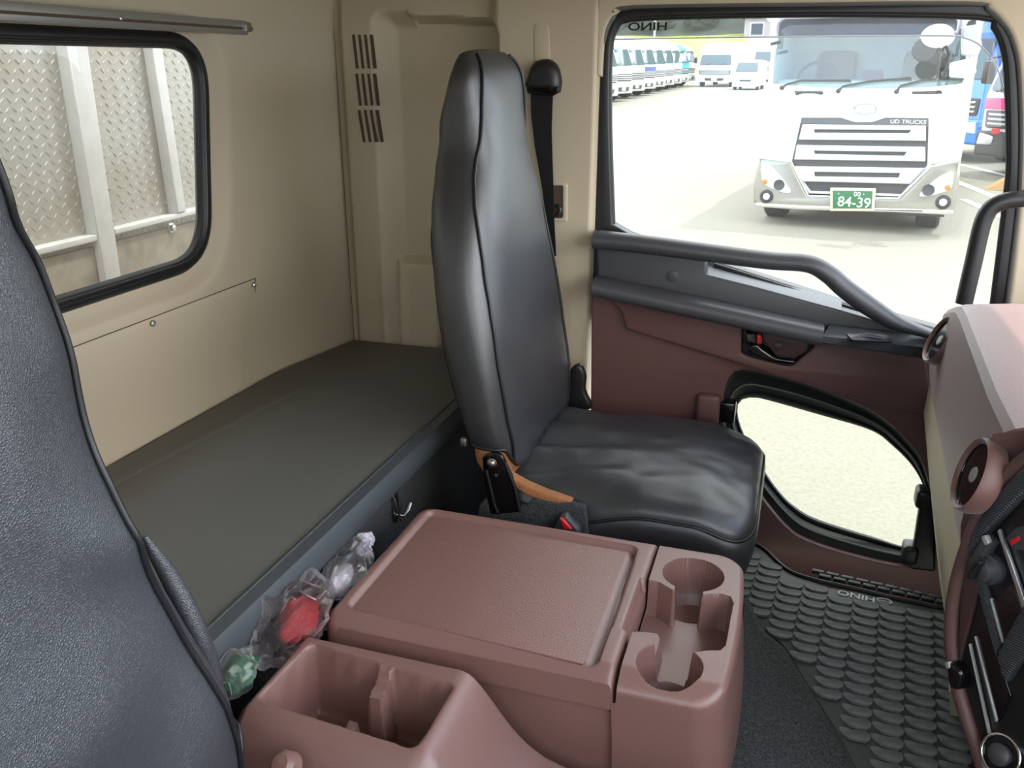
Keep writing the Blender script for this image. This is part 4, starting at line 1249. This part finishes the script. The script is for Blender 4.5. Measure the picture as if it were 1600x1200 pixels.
p = at(269, 356, x=-1.965)
lathe('bolt', [(0.018, 0), (0.018, 0.003), (0.012, 0.004), (0.011, 0.014), (0.006, 0.016)], nframe((1, 0, 0), (-1.97, p.y, p.z)), steel, db, 6)

# ------------------------------------------------------------------ ground
GS = 0.0115
def gz(x, y): return GS * y
GN = Vector((0, -GS, 1))
def gat(px, py, h=0.0): return at(px, py, n=GN, o=(0, 0, h))
gme = pydata('ground', [(-160, -40, gz(0, -40)), (160, -40, gz(0, -40)), (160, 96, gz(0, 96)), (-160, 96, gz(0, 96))], [(0, 1, 2, 3)], asphalt, None, 0)
struct(gme)
bank = []
xs_ = np.linspace(-90, 60, 40)
for i, x in enumerate(xs_):
    for j, (y, z) in enumerate(((93, 0.9), (96, 1.5), (99, 3.0), (102, 4.2), (105, 5.2), (108, 5.5), (110, 5.6))):
        bank.append((x, y + 1.5 * noise.noise(Vector((x * .05, j, 0))), z + 0.5 * noise.noise(Vector((x * .1, j * 3, 2))) ))
fs = [(i * 7 + j, (i + 1) * 7 + j, (i + 1) * 7 + j + 1, i * 7 + j + 1) for i in range(39) for j in range(6)]
hill = pydata('hill', bank, fs, grassm, None, 60); struct(hill)
bank = []
for i, x in enumerate(xs_):
    for j, (y, z) in enumerate(((108, 5.0), (112, 6.5), (120, 11), (135, 20), (160, 34))):
        bank.append((x, y + 1.5 * noise.noise(Vector((x * .05, j, 7))), z + 2.2 * noise.noise(Vector((x * .14, j * 3, 2))) * (j > 0)))
fs = [(i * 5 + j, (i + 1) * 5 + j, (i + 1) * 5 + j + 1, i * 5 + j + 1) for i in range(39) for j in range(4)]
struct(pydata('hill', bank, fs, forestm, None, 60))
for i, (q0, q1, w) in enumerate((((1500, 257), (1578, 276), 0.15), ((1492, 283), (1578, 318), 0.15), ((1506, 312), (1576, 345), 0.12))):
    a, b = gat(*q0), gat(*q1)
    t = (b - a).normalized(); nrm = Vector((-t.y, t.x, 0)) * w / 2
    b = b + t * 3
    ln = pydata('trim_%d' % (3 + i), [a - nrm + Vector((0, 0, .006)), b - nrm + Vector((0, 0, .006)), b + nrm + Vector((0, 0, .006)), a + nrm + Vector((0, 0, .006))], [(0, 1, 2, 3)], linem, None, 0)
    struct(ln)

# ------------------------------------------------------------------ the large white truck facing us
L = Vector((0.988, -0.155, 0)).normalized(); UPV = Vector((0, 0, 1)); C3 = L.cross(UPV)
UO = Vector((0.63, 11.61, 0)); UO.z = gz(0, UO.y)
UF = frame(L, UPV, C3, UO)
ud = empty('white_truck', UO, 'large white truck with silver slatted grille and green plate facing the passenger window', 'truck')
def ups(pts): return onf(UF, pts)
face = [(1184, 246), (1190, 200), (1199, 140), (1206, 80), (1211, 36), (1220, 12), (1255, -2), (1480, -4), (1506, 14), (1512, 60), (1515, 110), (1519, 138), (1512, 190), (1501, 250), (1452, 258), (1237, 252)]
ws_ = [(1213, 44), (1207, 122), (1216, 131), (1290, 137), (1400, 138), (1480, 133), (1508, 120), (1505, 38), (1490, 28), (1230, 30)]
plate('cab_front', [face, sm(ws_, 3)], UF, 0.12, 0.03, paint, ud)
fl0 = ups(face)
umin, umax = min(p[0] for p in fl0), max(p[0] for p in fl0)
ztop = max(p[1] for p in fl0)
zb_ = ups([(1350, 139)])[0][1]
box('cab_side', UF, umin + 0.02, umin + 0.07, 0.5, ztop - 0.1, -2.0, -0.1, 0.01, paint, ud)
box('cab_side', UF, umax - 0.09, umax - 0.02, 0.5, ztop - 0.1, -2.0, -0.1, 0.01, paint, ud)
box('cab_roof', UF, umin + 0.1, umax - 0.1, ztop - 0.12, ztop - 0.02, -2.0, -0.1, 0.03, paint, ud)
box('cab_rear', UF, umin + 0.05, umax - 0.05, 0.6, ztop - 0.1, -1.55, -1.5, 0.0, silverp, ud)
box('cab_dash', UF, umin + 0.12, umax - 0.12, zb_ - 0.4, zb_ + 0.10, -0.75, -0.12, 0.05, silverp, ud)
sc_ = UF @ Vector((ups([(1262, 118)])[0][0], zb_ + 0.12, -0.75))
swf = nframe(C3 * 0.75 + UPV * 0.66, sc_)
tube('steering_wheel', [swf @ Vector((0.24 * math.cos(t * math.pi / 14), 0.24 * math.sin(t * math.pi / 14), 0)) for t in range(28)], 0.02, charcoal, ud, 8, closed=True)
for dxs in (0.28, 0.74):
    box('cab_seat', UF, umin + (umax - umin) * dxs - 0.25, umin + (umax - umin) * dxs + 0.25, zb_ - 0.3, zb_ + 0.45, -1.45, -1.2, 0.08, charcoal, ud)
plate('dash_card', [rnd([(1344, 112), (1348, 109), (1378, 110), (1379, 134), (1343, 134)], 2)], UF, 0.02, 0.004, mat('maroon_card', (84, 52, 56), 0.6), ud, lift=-0.15)
WN = (C3 * math.cos(math.radians(11)) + UPV * math.sin(math.radians(11))).normalized()
WF = nframe(WN, UF @ Vector((0, zb_ - 0.02, -0.01)))
plate('windscreen', [sm(ws_, 3)], WF, 0.02, 0.0, g_ws, ud, sharp=0)
plate('cab_lower', [[(1196, 138), (1519, 138), (1501, 252), (1184, 247)]], UF, 0.05, 0.004, paint, ud, lift=-0.08)
# grille
gr = plate('grille', [[(1253, 184), (1314, 184), (1336, 191), (1363, 191), (1384, 184), (1451, 185), (1449, 258), (1408, 303), (1267, 298), (1237, 256)]], UF, 0.06, 0.004, darkg, ud, lift=0.012)
plate('grille_edge', [[(1250, 181), (1314, 181), (1338, 188.5), (1362, 188.5), (1384, 181), (1455, 182), (1453, 256), (1456, 258), (1410, 307), (1264, 302), (1232, 257), (1235, 256)],
                      [(1253, 184), (1314, 184), (1336, 191), (1363, 191), (1384, 184), (1451, 185), (1449, 258), (1408, 303), (1267, 298), (1237, 256)]], UF, 0.06, 0.004, silver, gr, lift=0.02)
for so_2, si_2 in (([(1255, 194), (1447, 196), (1447, 220), (1249, 218)], [(1273, 202), (1424, 203), (1420, 208), (1274, 207)]),
                 ([(1246, 226), (1446, 229), (1446, 252), (1242, 249)], [(1273, 235), (1417, 237), (1413, 243), (1274, 240)]),
                 ([(1240, 259), (1446, 262), (1422, 287), (1255, 283)], [(1273, 268), (1407, 270), (1404, 277), (1274, 275)])):
    plate('slat', [rnd(so_2, 1.5), si_2], UF, 0.07, 0.010, silver, gr, lift=0.055)
t_ = ups([(1422, 190.5)])[0]
text('badge_lettering', 'UD TRUCKS', UF @ Matrix.Translation((t_[0] - 0.02, t_[1], 0.016)), 0.062, printm, gr, 1.15, bold=0.0004)
e_ = ups([(1352, 170)])[0]
EF = UF @ Matrix.Translation((e_[0], e_[1], 0.01))
em = tube('emblem', [EF @ Vector((0.135 * math.cos(t * math.pi / 10), 0.062 * math.sin(t * math.pi / 10), 0)) for t in range(20)], 0.010, emblemm, ud, 8, closed=True)
for s in (-1, 1):
    tube('emblem_letter', [EF @ Vector((s * 0.065 + a, b, 0)) for a, b in ((-0.045, 0.035), (-0.045, -0.02), (-0.02, -0.036), (0.02, -0.036), (0.045, -0.02), (0.045, 0.035))], 0.009, emblemm, em, 6)
# chrome bumper
bmp = [(1187, 243), (1210, 247), (1237, 250), (1264, 305), (1404, 309), (1455, 258), (1476, 252), (1501, 249), (1500, 275), (1494, 318), (1491, 331), (1474, 334), (1400, 329), (1269, 327), (1190, 320), (1178, 316), (1178, 290), (1183, 262)]
bm_ = plate('bumper', [rnd(bmp, 3)], UF, 0.30, 0.04, mat('satin_chrome', (150, 147, 138), 0.25, 0.6), ud, lift=0.05)
tube('bumper_edge', [UF @ Vector((a, b, 0.05)) for a, b in ups([(1187, 246), (1237, 252), (1264, 306), (1404, 310), (1455, 260), (1500, 251)])], 0.018, chrome, bm_, 8)
plate('bumper_lip', [rnd([(1182, 316), (1250, 320), (1400, 325), (1490, 327), (1489, 335), (1400, 331), (1250, 327), (1182, 322)], 2)], UF, 0.06, 0.012, chrome, bm_, lift=0.07)
for q, in_ in (([(1192, 259), (1204, 258), (1222, 275), (1237, 298), (1225, 300), (1197, 288), (1191, 272)], -1), ([(1489, 268), (1478, 270), (1461, 280), (1437, 303), (1450, 306), (1483, 296), (1489, 282)], 1)):
    h = plate('headlamp', [sm(q, 3)], UF, 0.04, 0.012, lamp, ud, lift=0.075)
    ax = ups([(1197, 283)] if in_ < 0 else [(1481, 292)])[0]
    lathe('indicator', [(0.035, 0), (0.030, 0.012), (0.0, 0.016)], UF @ Matrix.Translation((ax[0], ax[1], 0.07)), amber, h, 12)
    ax = ups([(1219, 288)] if in_ < 0 else [(1451, 296)])[0]
    lathe('low_beam', [(0.07, 0), (0.068, 0.012), (0.04, 0.006), (0.0, 0.004)], UF @ Matrix.Translation((ax[0], ax[1], 0.072)), darkg, h, 16)
for q in ((1199, 306), (1474, 315)):
    ax = ups([q])[0]
    fgl = lathe('fog_lamp', [(0.085, 0), (0.082, 0.02), (0.06, 0.024), (0.05, 0.012), (0.0, 0.01)], UF @ Matrix.Translation((ax[0], ax[1], 0.05)), blackp, ud, 20)
    lathe('fog_lens', [(0.045, 0.012), (0.04, 0.022), (0.0, 0.026)], UF @ Matrix.Translation((ax[0], ax[1], 0.05)), lamp, fgl, 16)
pg = plate('plate_frame', [rnd([(1299, 292), (1370, 293), (1367, 328), (1299, 328)], 1.5)], UF, 0.03, 0.006, cream, ud, lift=0.10)
npl = plate('number_plate', [[(1303, 296), (1365, 297), (1363, 324), (1303, 324)]], UF, 0.01, 0.002, plateg, pg, lift=0.105)
t_ = ups([(1336, 315)])[0]
text('plate_number', '84-39', UF @ Matrix.Translation((t_[0], t_[1], 0.1055)), 0.170, printm, pg, 0.98, bold=0.001)
t_ = ups([(1341, 302)])[0]
text('plate_class', '00', UF @ Matrix.Translation((t_[0], t_[1], 0.1055)), 0.075, printm, pg, 1.1, bold=0.0005)
for q in ((1312, 301), (1351, 302)):
    t_ = ups([q])[0]
    lathe('plate_bolt', [(0.008, 0), (0.006, 0.003)], UF @ Matrix.Translation((t_[0], t_[1], 0.105)), printm, pg, 8)
# wipers, vents under the screen, mirrors
for pts in ([(1222, 137), (1230, 132), (1252, 126), (1330, 126)], [(1310, 142), (1318, 135), (1355, 128), (1424, 122)], [(1401, 143), (1408, 134), (1440, 126), (1482, 121)]):
    w_ = tube('wiper', [UF @ Vector((a, b, 0.03)) for a, b in ups(pts)], 0.014, blackp, ud, 6)
    a = ups([pts[0]])[0]
    lathe('wiper_pivot', [(0.03, 0), (0.028, 0.03), (0, 0.04)], UF @ Matrix.Translation((a[0], a[1], 0.0)), blackp, w_, 10)
for pts in ([(1241, 142), (1285, 142), (1287, 146), (1284, 148), (1272, 146), (1254, 146), (1244, 149)], [(1424, 143), (1470, 141), (1473, 146), (1456, 147), (1426, 147)]):
    plate('step_grip', [pts], UF, 0.03, 0.006, blackp, ud, lift=0.02)
mf = UF @ Matrix.Translation((0, 0, 0.45))
def mloc(q): return onf(mf, [q])[0]
a = mloc((1445, 77))
mr = lathe('round_mirror', [(0.10, -0.03), (0.125, -0.02), (0.13, 0.0), (0.12, 0.012), (0.0, 0.02)], mf @ Matrix.Translation((a[0], a[1], 0)) , darkg, ud, 24)
a = mloc((1465, 57))
lathe('mirror_cap', [(0.03, -0.06), (0.11, -0.03), (0.15, 0.0), (0.12, 0.04), (0.04, 0.06)], mf @ Matrix.Translation((a[0], a[1], 0)) @ Matrix.Diagonal((1.15, 0.85, 1, 1)), paint, ud, 24)
tube('mirror_stem', [mf @ Vector((*mloc(q), 0)) for q in ((1467, 66), (1467, 90), (1465, 120))] + [UF @ Vector((*ups([(1466, 124)])[0], 0.02))], 0.018, blackp, ud, 8)
tube('mirror_stem', [mf @ Vector((*mloc(q), 0)) for q in ((1470, 80), (1478, 72), (1484, 85), (1478, 110), (1474, 122))], 0.02, blackp, ud, 8)
tube('mirror_arm', [mf @ Vector((*mloc(q), 0)) for q in ((1466, 58), (1496, 50), (1500, 30), (1508, 14))], 0.02, silver, ud, 8)
# side mirrors of the truck, left and right of the cab
plate('side_mirror', [rnd([(1500, 40), (1527, 36), (1535, 70), (1527, 88), (1500, 86)], 4)], mf, 0.10, 0.03, silver, ud, lift=-0.3)
plate('side_mirror', [rnd([(1483, 98), (1520, 90), (1526, 112), (1516, 123), (1482, 121)], 4)], mf, 0.12, 0.04, paint, ud, lift=-0.1)
plate('side_mirror', [rnd([(1196, 36), (1205, 35), (1204, 62), (1196, 62)], 3)], mf, 0.10, 0.03, paint, ud, lift=-0.3)
tube('mirror_arm', [mf @ Vector((*mloc(q), -0.3)) for q in ((1196, 68), (1212, 64))], 0.02, blackp, ud, 8)
# chassis, wheels and load box
box('chassis', UF, -0.9, 0.9, 0.22, 0.5, -6.8, -0.4, 0.02, darkg, ud)
def wheel(nm, fr_, u, c, r, w, parent):
    f = fr_ @ frame((0, 0, 1), (0, 1, 0), (-1, 0, 0), (u, r, c))
    wv = lathe(nm, [(r * .55, -w / 2), (r * .93, -w / 2), (r, -w / 2 + 0.03), (r, w / 2 - 0.03), (r * .93, w / 2), (r * .55, w / 2)], f, tyre, parent, 28)
    lathe('hub', [(r * .56, -w / 2 + 0.02), (r * .5, -w / 2 + 0.05), (r * .2, -w / 2 + 0.02), (r * .2, w / 2 - 0.02), (r * .5, w / 2 - 0.05), (r * .56, w / 2 - 0.02)], f, silver, wv, 20)
    return wv
ul, ur = ups([(1197, 340)])[0][0], ups([(1446, 350)])[0][0]
wheel('wheel', UF, ul, -0.75, 0.44, 0.27, ud); wheel('wheel', UF, ur, -0.75, 0.44, 0.27, ud)
wheel('wheel', UF, ul, -5.6, 0.44, 0.27, ud); wheel('wheel', UF, ur, -5.6, 0.44, 0.27, ud)
plate('mud_flap', [[(1416, 334), (1475, 336), (1474, 343), (1416, 341)]], UF, 0.06, 0.01, darkg, ud, lift=-0.2)
box('load_box', UF, -1.08, 1.08, 0.85, 3.1, -7.0, -2.2, 0.03, paint, ud)

# ------------------------------------------------------------------ other vehicles
def truck(name, label, cab, group=None, panel=None, boxm=paint, W_=2.3, H=2.75, grille=darkg, bumper=silver, emblem=False, number=None, boxh=3.1, boxlen=6.5, deflect=True):
    """a cab-over truck at the origin facing -y; parts grow from its front plane"""
    f = XZ(0)
    t = empty(name, (0, 0, 0), label, 'truck', group)
    h = W_ / 2
    k = H / 2.75
    prof_ = [(0, 0.42 * k), (0.02, 1.55 * k), (-0.28, 2.5 * k), (-0.6, H), (-1.9, H), (-1.9, 0.55 * k), (-0.1, 0.42 * k)]
    rs_ = []
    for u, s in ((-h, 0.0), (-h + 0.08, 1.0), (h - 0.08, 1.0), (h, 0.0)):
        rs_.append([Vector((u, -(c - (0.07 * (1 - s) if c > -1 else 0)), z)) for c, z in prof_])
    loft('cab', rs_, cab, t, True, 30)
    n = Vector((0, -0.95, 0.30)).normalized()
    wf = nframe(n, (0, -0.015, 1.62 * k))
    plate('windscreen', [rnd([(-h + 0.14, 0.0), (h - 0.14, 0.0), (h - 0.22, 0.80 * k), (-h + 0.22, 0.80 * k)], 0.09)], wf, 0.03, 0.008, wscreen, t, lift=0.022, px=False)
    for s in (-1, 1):
        tube('wiper', [wf @ Vector((s * 0.5 - 0.3, -0.02, 0.04)), wf @ Vector((s * 0.5 + 0.25, 0.10, 0.04))], 0.012, blackp, t, 6)
    if panel: plate('colour_panel', [rnd([(-h + 0.06, 1.28 * k), (h - 0.06, 1.28 * k), (h - 0.07, 1.50 * k), (-h + 0.07, 1.50 * k)], 0.04)], f, 0.05, 0.01, panel, t, lift=0.035, px=False)
    g = plate('grille', [rnd([(-h + 0.16, 0.92 * k), (h - 0.16, 0.92 * k), (h - 0.12, 1.26 * k), (-h + 0.12, 1.26 * k)], 0.05)], f, 0.06, 0.01, grille, t, lift=0.035, px=False)
    for z in (1.0, 1.09, 1.18):
        plate('grille_bar', [rnd([(-h + 0.22, z * k - 0.02), (h - 0.22, z * k - 0.02), (h - 0.2, z * k + 0.02), (-h + 0.2, z * k + 0.02)], 0.01)], f, 0.03, 0.008, silver, g, lift=0.05, px=False)
    bu_ = plate('bumper', [rnd([(-h, 0.36 * k), (h, 0.36 * k), (h, 0.86 * k), (-h, 0.86 * k)], 0.08)], f, 0.25, 0.05, bumper, t, lift=0.06, px=False)
    plate('air_intake', [rnd([(-0.6, 0.46 * k), (0.6, 0.46 * k), (0.7, 0.66 * k), (-0.7, 0.66 * k)], 0.05)], f, 0.02, 0.005, darkg, bu_, lift=0.065, px=False)
    for s in (-1, 1):
        plate('headlamp', [rnd([(s * (h - 0.06), 0.58 * k), (s * (h - 0.10), 0.82 * k), (s * (h - 0.42), 0.76 * k), (s * (h - 0.40), 0.60 * k)], 0.04)], f, 0.03, 0.01, lamp, t, lift=0.075, px=False)
        m_ = box('side_mirror', f, s * (h + 0.18) - 0.10, s * (h + 0.18) + 0.10, 1.75 * k, 2.2 * k, -0.25, -0.10, 0.04, blackp if s < 0 else paint, t)
        tube('mirror_arm', [f @ Vector((s * (h - 0.05), 2.3 * k, -0.3)), f @ Vector((s * (h + 0.18), 2.25 * k, -0.18))], 0.02, blackp, m_, 6)
        wheel('wheel', f, s * (h - 0.2), -1.0, 0.42 * k, 0.25, t)
        wheel('wheel', f, s * (h - 0.2), -min(boxlen, 5.5), 0.42 * k, 0.25, t)
    plate('number_plate', [rnd([(-0.20, 0.50 * k), (0.20, 0.50 * k), (0.20, 0.70 * k), (-0.20, 0.70 * k)], 0.01)], f, 0.02, 0.004, platew, t, lift=0.085, px=False)
    if number:
        text('plate_number', number, f @ Matrix.Translation((0, 0.58 * k, 0.0860)), 0.13, darkg, t, 0.95, bold=0.001)
    if emblem:
        ef_ = f @ Matrix.Translation((0, 1.20 * k, 0.07))
        e1 = tube('emblem', [ef_ @ Vector((0.17 * math.cos(a * math.pi / 12), 0.17 * math.sin(a * math.pi / 12), 0)) for a in range(24)], 0.028, chrome, t, 8, closed=True)
        tube('emblem_bar', [ef_ @ Vector((-0.15, 0, 0)), ef_ @ Vector((0.15, 0, 0))], 0.024, chrome, e1, 8)
    box('load_box', f, -h + 0.02, h - 0.02, 0.8 * k, boxh, -2.1 - boxlen, -2.05, 0.03, boxm, t)
    if deflect: loft('roof_fairing', [[Vector((u, 0.62, H - 0.03)), Vector((u, 1.85, boxh - 0.1)), Vector((u, 1.9, H - 0.03))] for u in (-h + 0.15, h - 0.15)], cab, t, True, 30)
    return t

def put(t, x, y, rz):
    t.location = (x, y, gz(x, y)); t.rotation_euler[2] = rz
    return t
RZ = math.radians(78)
row = truck('parked_truck', 'white truck parked in the long row, nearest the window edge', paint, 'white trucks in the long row across the yard')
put(row, -8.6, 36.5, RZ)
names = ['white truck parked second from the near end of the long row', 'white truck parked third from the near end of the long row', 'white truck parked fourth from the near end of the long row',
         None, 'white truck parked sixth from the near end, just beyond the blue-panelled truck', 'white truck parked seventh from the near end of the long row', 'white truck parked eighth from the near end of the long row',
         None, 'white truck parked at the far end of the long row']
row_b = None
for i, nm in enumerate(names):
    y = 36.5 + 3.35 * (i + 1)
    x = -8.6 + 0.03 * (i + 1)
    if i == 3:
        t = truck('parked_truck', 'white truck with a dark blue panel in the middle of the long row', paint, 'white trucks in the long row across the yard', panel=paintd)
        put(t, x, y, RZ)
    elif i == 7:
        t = truck('parked_truck', 'teal cab truck near the far end of the long row', paintt, 'white trucks in the long row across the yard')
        put(t, x, y, RZ)
    else:
        t = copy_tree(row, (x, y, gz(x, y)), RZ)
        t['label'] = nm
# the white box truck facing us at the end of the yard, and the van beside it
c = gat(1115, 136)
bt = truck('box_truck', 'white box truck facing across the yard, at the end of the truck row', paint, W_=2.45, H=2.45, boxh=2.95, bumper=paint)
put(bt, c.x, c.y, math.radians(-6))
def van():
    f = XZ(0)
    t = empty('white_van', (0, 0, 0), 'small white van parked beside the white box truck', 'van')
    h = 0.80
    prof_ = [(0, 0.25), (0.03, 0.75), (-0.18, 1.05), (-0.75, 1.72), (-1.1, 1.80), (-3.2, 1.78), (-3.3, 0.3)]
    loft('van_body', [[Vector((u, -(c_ - (0.08 * (1 - s))), z - (0.05 * (1 - s) if z > 1 else 0))) for c_, z in prof_] for u, s in ((-h, 0), (-h + 0.1, 1), (h - 0.1, 1), (h, 0))], paint, t, True, 30)
    wf = nframe(Vector((0, -0.67, 0.57)), (0, 0.20, 1.10))
    plate('windscreen', [rnd([(-h + 0.1, 0), (h - 0.1, 0), (h - 0.18, 0.70), (-h + 0.18, 0.70)], 0.08)], wf, 0.03, 0.008, wscreen, t, lift=0.03, px=False)
    plate('bumper', [rnd([(-h, 0.2), (h, 0.2), (h, 0.5), (-h, 0.5)], 0.06)], f, 0.16, 0.04, paint, t, lift=0.07, px=False)
    plate('grille', [rnd([(-0.35, 0.52), (0.35, 0.52), (0.35, 0.62), (-0.35, 0.62)], 0.02)], f, 0.03, 0.006, darkg, t, lift=0.05, px=False)
    for s in (-1, 1):
        plate('headlamp', [rnd([(s * 0.74, 0.6), (s * 0.74, 0.82), (s * 0.45, 0.76), (s * 0.45, 0.62)], 0.04)], f, 0.03, 0.01, lamp, t, lift=0.05, px=False)
        wheel('wheel', f, s * 0.7, -0.6, 0.28, 0.16, t); wheel('wheel', f, s * 0.7, -2.7, 0.28, 0.16, t)
    return t
c = gat(1163, 141)
put(van(), c.x, c.y, math.radians(-5))
t = truck('box_truck', 'tall white box truck standing behind the small van, half hidden by the big white truck', paint, W_=2.4, H=2.7, boxh=3.5)
put(t, -3.6, 79, math.radians(8))
# vehicles to the right of the white truck
ht_ = truck('magenta_truck', 'white and magenta truck with chrome ring emblem beside the large white truck', paint, panel=magenta, W_=2.2, H=2.45, emblem=True, number='42-99', bumper=darkg, grille=darkg, boxh=2.5, boxlen=2.4, deflect=False)
put(ht_, 3.66, 17.55, math.radians(-55))
for s in (-0.72, 0.25):
    plate('tow_hook', [rnd([(s, 0.72), (s + 0.16, 0.72), (s + 0.16, 0.82), (s, 0.82)], 0.02)], ht_.matrix_basis @ XZ(0), 0.04, 0.008, redlens, ht_, lift=0.09, px=False)
bt2 = truck('blue_truck', 'bright blue truck between the large white truck and the magenta one', paintb, W_=2.3, H=2.7, bumper=paintb, boxh=2.7, boxlen=5, deflect=False)
put(bt2, 2.62, 20.7, math.radians(-55))
ck = gat(1560, 296)
wk = loft('wheel_chock', [[Vector((ck.x + a, ck.y + b, gz(0, ck.y) + z)) for a, z in ((-0.2, 0), (0.2, 0), (0.1, 0.2))] for b in (-0.12, 0.12)], cardm, None, True, 0)
tag(wk, 'brown wedge-shaped wheel chock on the ground below the magenta truck', 'wheel chock')

# ------------------------------------------------------------------ far buildings, pole and trees
hs = empty('far_building', (1.0, 106, 5.0), 'pale building with dark roof and windows on the bank beyond the yard', 'building')
hx0, hx1 = -7.5, 6
box('building_wall', ID, hx0, hx1, 104, 108, 4.0, 7.0, 0.05, housem, hs)
box('building_roof', ID, hx0 - 0.5, hx1 + 0.5, 103.5, 108.5, 7.0, 9.0, 0.1, roofm, hs)
for i in range(6):
    wnd = box('window', ID, hx0 + 0.6 + i * 2.1, hx0 + 2.1 + i * 2.1, 103.9, 104.05, 5.2, 6.6, 0.02, platew, hs)
    box('pane', ID, hx0 + 0.75 + i * 2.1, hx0 + 1.95 + i * 2.1, 103.85, 103.95, 5.35, 6.45, 0.0, wscreen, wnd)
pl_ = tube('utility_pole', [(-15.7, 95, 1.0), (-15.7, 95, 12)], 0.13, silver, None, 8)
tag(pl_, 'thin grey utility pole on the bank in front of the trees', 'pole')
def tree(x, y, z, r, hgt, seed, label):
    t = empty('tree', (x, y, z), label, 'tree', 'trees on the hill beyond the yard')
    tube('trunk', [(x, y, z - 1), (x + 0.1, y, z + hgt * 0.5)], [0.35, 0.2], trunkm, t, 8)
    bm = bmesh.new()
    rnd_ = random.Random(seed)
    for i in range(7):
        a = rnd_.uniform(0, 6.28); rr_ = rnd_.uniform(0, 0.65) * r
        mt_ = Matrix.Translation((x + rr_ * math.cos(a), y + rr_ * math.sin(a), z + hgt * rnd_.uniform(0.2, 0.85))) @ Matrix.Scale(r * rnd_.uniform(0.5, 0.8), 4)
        bmesh.ops.create_icosphere(bm, subdivisions=3, radius=1, matrix=mt_)
    for v in bm.verts:
        d_ = noise.noise(v.co * 0.9) * 0.7 + noise.noise(v.co * 2.4) * 0.5
        v.co += Vector((d_, noise.noise(v.co * 1.1 + Vector((5, 5, 5))) * 0.6, d_ * 0.8))
    me = bpy.data.meshes.new('foliage'); bm.to_mesh(me); bm.free()
    finish('foliage', me, treem, t, 0)
rt = random.Random(3)
for i in range(20):
    x = -34 + i * 2.6 + rt.uniform(-0.7, 0.7)
    y = 112 + 6 * (i % 2) + rt.uniform(-1, 1)
    if -12 < x < 10: y = 119 + rt.uniform(-1, 1)
    tree(x, y, 4.6 + 2.6 * (i % 2), rt.uniform(1.7, 2.3), rt.uniform(4.5, 6.0), i, 'dark leafy tree on the hillside beyond the parked trucks')
